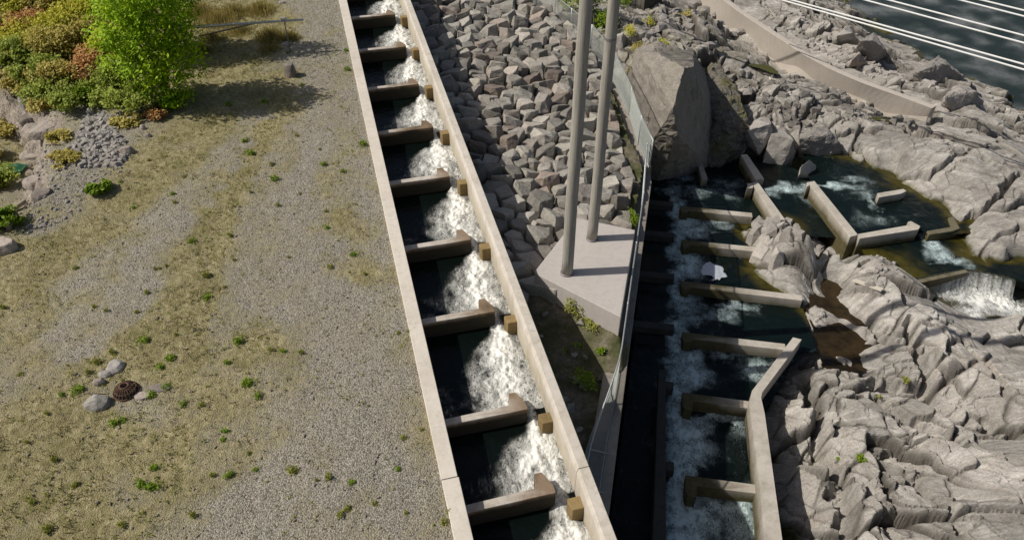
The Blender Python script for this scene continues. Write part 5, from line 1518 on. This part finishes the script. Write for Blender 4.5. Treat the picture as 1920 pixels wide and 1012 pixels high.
# plants among concrete and rocks
for i, (p, rr, h, mk, lab, n) in enumerate((
    (Vector(un(1183, 420, -1.6)), .30, .55, 'leaf_lime', 'lime green bush at the back corner of the plinth by the fence', 700),
    (wpt(1073, 594), .30, .62, 'weed_olive', 'leggy green bush with yellow flowers against the plinth front', 500),
    (wpt(1108, 606), .32, .15, 'weed_olive', 'low mossy weeds along the foot of the plinth', 260),
    (wpt(1126, 664), .13, .22, 'leaf_lime', 'small lime green weed at the sunny edge of the retaining wall', 160),
    (wpt(1098, 714), .42, .4, 'weed', 'dark green weeds in the shaded wedge', 500),
    (wpt(1072, 662), .3, .25, 'weed', 'shaded green weeds beside the ladder wall', 250),
    (bpt(1105, 24, -1.6), .75, 1.5, 'leaf_lime', 'bright lime bush behind the fence between the poles', 3200),
    (bpt(1070, 20, -1.6), .8, 1.0, 'leaf_mid', 'pale green bush behind the fence left of the poles', 1800),
    (bpt(1135, 60, -1.6), .6, 1.1, 'leaf_lime', 'bright lime bush beside the rear pole', 1800),
    (bpt(1170, 12, -1.8), .4, .7, 'leaf_lime', 'lime sprig right of the rear pole at the top edge', 700),
    (bpt(1182, 66, -1.9), .42, .4, 'leaf_yellow', 'yellow green plant on the rocks right of the rear pole', 500),
    (bpt(1214, 46, -1.9), .38, .4, 'leaf_yellow', 'yellow green plant higher on the rocks', 420),
    (bpt(1243, 92, -1.9), .40, .4, 'leaf_yellow', 'yellow green plant just above the huge boulder', 420),
    (bpt(1190, 140, -2.2), .45, .4, 'leaf_olive', 'golden moss and weeds beside the huge boulder', 600),
    (bpt(1196, 100, -2.0), .4, .4, 'leaf_olive', 'olive weeds between fence and huge boulder', 450),
    (bpt(1292, 38, -2.2), .5, .15, 'leaf_olive', 'olive moss patch in a rock hollow near the top edge', 300),
    (bpt(1612, 860, -4.4), .20, .12, 'leaf_lime', 'tiny green plant in a crack of the foreground rock', 200),
    (bpt(1572, 861, -4.5), .07, .08, 'leaf_lime', 'tiny green tuft left of the crack plant', 60),
    (bpt(1700, 716, -4.6), .16, .12, 'weed_olive', 'small olive tuft by the dark rock pool', 130),
    (bpt(1646, 742, -4.6), .14, .12, 'weed_olive', 'small olive tuft on the foreground rock ledge', 110))):
    pr = random.Random(300 + i)
    lobes = [(pr.uniform(-.5, .5) * rr, pr.uniform(-.5, .5) * rr, h * pr.uniform(.3, .75), rr * .6, rr * .6, h * .35) for _ in range(5)]
    tree('bush' if rr > .25 else 'weed_plant', p, lobes, n, (.035, .08) if rr < .5 else (.06, .11), mk, lab, 'plant', 400 + i, .008, 2)

# tall dry grass clumps
def grass_clump(name, p, rad, n, h, m, label, seed, cat='grass clump', group=None):
    r = np.random.default_rng(seed)
    a = r.uniform(0, 2 * np.pi, n); q = rad * np.minimum(1.25 * np.abs(r.normal(0, .6, n)), r.uniform(.8, 1.15, n))
    bx, by = q * np.cos(a), q * np.sin(a)
    hh = r.uniform(.25, 1, n) * h * np.exp(-(q / rad) ** 2 * .5); la = r.uniform(0, 2 * np.pi, n); ln = r.uniform(.1, .55, n) * hh
    wd = r.uniform(.006, .014, n); wa = r.uniform(0, np.pi, n)
    V = np.zeros((n, 4, 3))
    for k, (t, ws) in enumerate(((0, 1), (0, -1), (1, -.4), (1, .4))):
        V[:, k, 0] = bx + np.cos(la) * ln * t + np.cos(wa) * wd * ws
        V[:, k, 1] = by + np.sin(la) * ln * t + np.sin(wa) * wd * ws
        V[:, k, 2] = hh * t - .02
    o = link(name, np_mesh(name, V.reshape(-1, 3), np.arange(4 * n).reshape(n, 4), False), m, None, p)
    return tag(o, label, cat, group)
for i, (px, py, rad, h, lab) in enumerate(((508, 72, .55, .75, 'tall golden grass under the boom gate tip'), (488, 22, .6, .7, 'tall golden grass at the top edge near the gravel'), (545, 72, .35, .5, 'golden grass right of the gate post'), (405, 40, .8, .7, 'tall ochre grass right of the tree crowns'),
     (440, 25, .6, .6, 'ochre grass between the tree and the gravel at the top edge'), (375, 25, .6, .8, 'ochre grass beside the tree crowns'), (450, 60, .5, .5, 'reddish grass below the middle of the boom'), (395, 72, .5, .5, 'brown grass at the hinge end of the boom'), (505, 95, .4, .4, 'yellow grass below the boom gate'), (380, 95, .5, .35, 'shaded grass beside the tree trunks'))):
    grass_clump('grass_clump', gpt(px, py), rad, int(1500 * rad), h * .62, M['drygrass'], lab, 500 + i)

# dry turf: one object of many thin blades, thick where the turf is thick
r = np.random.default_rng(77)
N = 150000
sS, lL = r.uniform(-9, 20, N), -.2 - 15 * r.uniform(0, 1, N)
bx, by = P0[0] + AD[0] * sS + VD[0] * lL, P0[1] + AD[1] * sS + VD[1] * lL
den = np.clip(idw(bx, by, gp, gv, 4.5, .05) + .24 * fbm(bx * .9, by * .9, 31, 4), 0, 1)
clump = sstep(.0, .5, fbm(bx * 2.6, by * 2.6, 611, 3) + .12)
keep = r.uniform(0, 1, N) < (den ** 1.1) * clump * .95 + .03
bx, by, den = bx[keep], by[keep], den[keep]
bz_, sd_g = ground_z(bx, by)
n = len(bx); print('blades', n)
hh = r.uniform(.035, .11, n) * (.7 + .6 * den); la = r.uniform(0, 2 * np.pi, n); ln = hh * r.uniform(.3, 1.2, n); wd = r.uniform(.006, .013, n); wa = r.uniform(0, np.pi, n)
V = np.zeros((n, 4, 3))
for k, (t, ws) in enumerate(((0, 1), (0, -1), (1, -.35), (1, .35))):
    V[:, k, 0] = bx + np.cos(la) * ln * t + np.cos(wa) * wd * ws
    V[:, k, 1] = by + np.sin(la) * ln * t + np.sin(wa) * wd * ws
    V[:, k, 2] = bz_ + hh * t - .01
tag(link('dry_grass', np_mesh('dry_grass', V.reshape(-1, 3), np.arange(4 * n).reshape(n, 4), False), M['grass']), kind='stuff')

# low green ground cover between the grass: small leaf rosettes, too many to count
N2 = 9000
s2, l2 = r.uniform(-9, 18, N2), -.25 - 13 * r.uniform(0, 1, N2)
cx2, cy2 = P0[0] + AD[0] * s2 + VD[0] * l2, P0[1] + AD[1] * s2 + VD[1] * l2
d2 = np.clip(idw(cx2, cy2, gp, gv, 4.5, .05), 0, 1)
kp = r.uniform(0, 1, N2) < (.16 + .75 * d2) * sstep(-.05, .45, fbm(cx2 * .7, cy2 * .7, 711, 3) + .15)
cx2, cy2 = cx2[kp], cy2[kp]
pts2 = []
rad2 = r.uniform(.02, .075, len(cx2))
for q in range(9):
    a2 = r.uniform(0, 2 * np.pi, len(cx2)); rr2 = rad2 * np.sqrt(r.uniform(0, 1, len(cx2)))
    pts2.append(np.stack([cx2 + rr2 * np.cos(a2), cy2 + rr2 * np.sin(a2), np.zeros(len(cx2))], -1))
pts2 = np.concatenate(pts2)
pts2[:, 2] = ground_z(pts2[:, 0], pts2[:, 1])[0] + r.uniform(.01, .05, len(pts2))
tag(link('ground_cover', leaf_mesh('ground_cover', pts2, .8, (.02, .055), .5, 55), M['weed_olive']), kind='stuff')

# green weeds one could count, on the gravel: a few meshes, copied
def weed_proto(seed, m, flat):
    pr = random.Random(seed)
    lobes = [(pr.uniform(-.06, .06), pr.uniform(-.06, .06), .04, .09, .09, .05 * flat) for _ in range(4)]
    return leaf_mesh('weed', crown_points(210, lobes, seed), .5, (.03, .06), .55, seed), m
WP = []
for sd_i, mk in ((1, 'weed'), (2, 'weed'), (3, 'weed_olive'), (4, 'leaf_lime'), (5, 'weed_olive')):
    me, mm = weed_proto(900 + sd_i, mk, 1 + .2 * sd_i); me.materials.append(M[mm]); WP.append((me, mm))
WEEDS = [(513, 338, 1.3, 3, 'lime green weed alone high on the gravel'), (465, 718, 2.0, 0, 'widest green weed right of the drain, in the lower gravel'), (486, 741, 1.0, 1, None), (420, 808, 1.2, 1, None), (419, 824, .9, 0, None), (427, 893, 1.2, 1, None), (400, 890, 1.2, 2, None), (290, 916, 1.3, 1, None), (264, 910, 1.4, 0, None), (290, 876, 1.0, 0, None),
         (100, 862, 1.3, 2, None), (90, 777, 1.1, 2, None), (615, 893, 1.1, 2, None), (640, 962, 1.2, 2, None), (360, 966, 1.3, 2, None), (148, 732, 1.8, 0, 'green weed clump left of the drain grate and above the grey stone'), (115, 739, .9, 1, None), (320, 672, 1.3, 0, None), (346, 757, 1.3, 1, 'round green weed down to the right of the drain grate'), (232, 790, 1.2, 1, None), (215, 792, 1.2, 0, None), (282, 742, 1.3, 0, None), (312, 728, 1.0, 3, None),
         (380, 760, .9, 2, None), (52, 830, 1.0, 2, None), (466, 851, .9, 2, None), (545, 883, 1.5, 2, None), (230, 986, 1.3, 2, None), (90, 996, 1.5, 2, None), (140, 912, 1.2, 2, None), (505, 655, .9, 4, 'small yellow flowered weed in the gravel'), (528, 658, .8, 1, None), (566, 662, 1.3, 2, None), (447, 640, 1.3, 0, None), (424, 680, .9, 1, None), (320, 672, 1.0, 0, None),
         (360, 452, 1.1, 3, None), (432, 443, 1.0, 2, None), (440, 487, .8, 2, None), (385, 520, 1.8, 2, None), (390, 558, 1.3, 0, None), (275, 548, 1.1, 2, None), (258, 585, 1.1, 2, None), (140, 505, 1.2, 2, None), (175, 575, .9, 2, None), (200, 582, 1.0, 2, None), (8, 578, 1.4, 2, None), (270, 640, 1.6, 0, None), (420, 540, .9, 2, None), (300, 505, 1.0, 2, None), (312, 500, .9, 2, None), (290, 505, 1.0, 4, None),
         (325, 365, .8, 0, None), (328, 380, 1.0, 2, None), (250, 390, .8, 0, None), (225, 342, .8, 3, None), (520, 387, 1.0, 2, None), (470, 360, .9, 2, None), (610, 397, 1.0, 2, None), (612, 428, .8, 0, None), (540, 483, .8, 4, None), (620, 500, 1.2, 2, None), (562, 365, .8, 2, None), (663, 478, .9, 0, None), (684, 515, .9, 2, None), (655, 510, .7, 2, None), (690, 592, .8, 2, None), (747, 623, .8, 2, None), (768, 623, .9, 4, None), (643, 322, .9, 3, None), (653, 132, 1.1, 3, None), (650, 96, 1.0, 3, None),
         (683, 272, 1.2, 3, None), (508, 310, 1.0, 2, None), (497, 192, 1.4, 0, 'green weed at the lower edge of the long tree shadow'), (428, 198, 1.2, 3, None), (540, 100, 1.0, 3, None), (565, 160, .9, 3, None), (605, 310, .9, 1, None), (600, 280, .9, 2, None), (555, 255, 1.0, 4, None), (458, 265, 1.3, 0, None), (470, 290, 1.2, 0, None), (278, 302, .9, 2, None), (374, 298, .8, 2, None), (342, 332, .8, 4, None),
         (755, 820, .9, 4, None), (745, 880, .7, 0, None), (660, 905, .9, 0, None), (700, 945, .8, 4, None), (790, 805, .9, 4, None), (830, 980, 1.2, 4, None), (840, 960, .9, 4, None), (760, 960, .8, 2, None), (690, 760, .6, 2, None), (650, 955, 1.0, 2, None), (595, 900, .7, 2, None), (480, 880, .7, 0, None), (60, 940, 1.0, 2, None), (40, 700, .9, 2, None), (180, 680, 1.4, 2, None), (210, 660, 1.0, 2, None), (165, 700, 1.2, 2, None), (230, 715, 1.0, 2, None), (300, 690, 1.0, 0, None), (330, 630, 1.1, 2, None)]
WN = {'weed': 'green', 'weed_olive': 'olive green', 'leaf_lime': 'yellow green'}
wr = random.Random(12)
for i, (px, py, s, k, lab) in enumerate(WEEDS):
    me, mm = WP[k]
    o = link('weed', me if me.users else me)
    s *= wr.uniform(.65, 1.0) * (.72 if mm == 'weed_olive' else .92)
    o.location = gpt(px, py); o.scale = (s * wr.uniform(.9, 1.2), s, s * wr.uniform(.8, 1.3)); o.rotation_euler = (0, 0, wr.uniform(0, 6.28))
    col = WN[mm]; sz = 'small' if s < .85 else 'spreading'
    tag(o, lab or f'{sz} {col} weed tuft growing in the gravel and dry grass', 'weed', f'{sz} {col} weeds on the gravel')
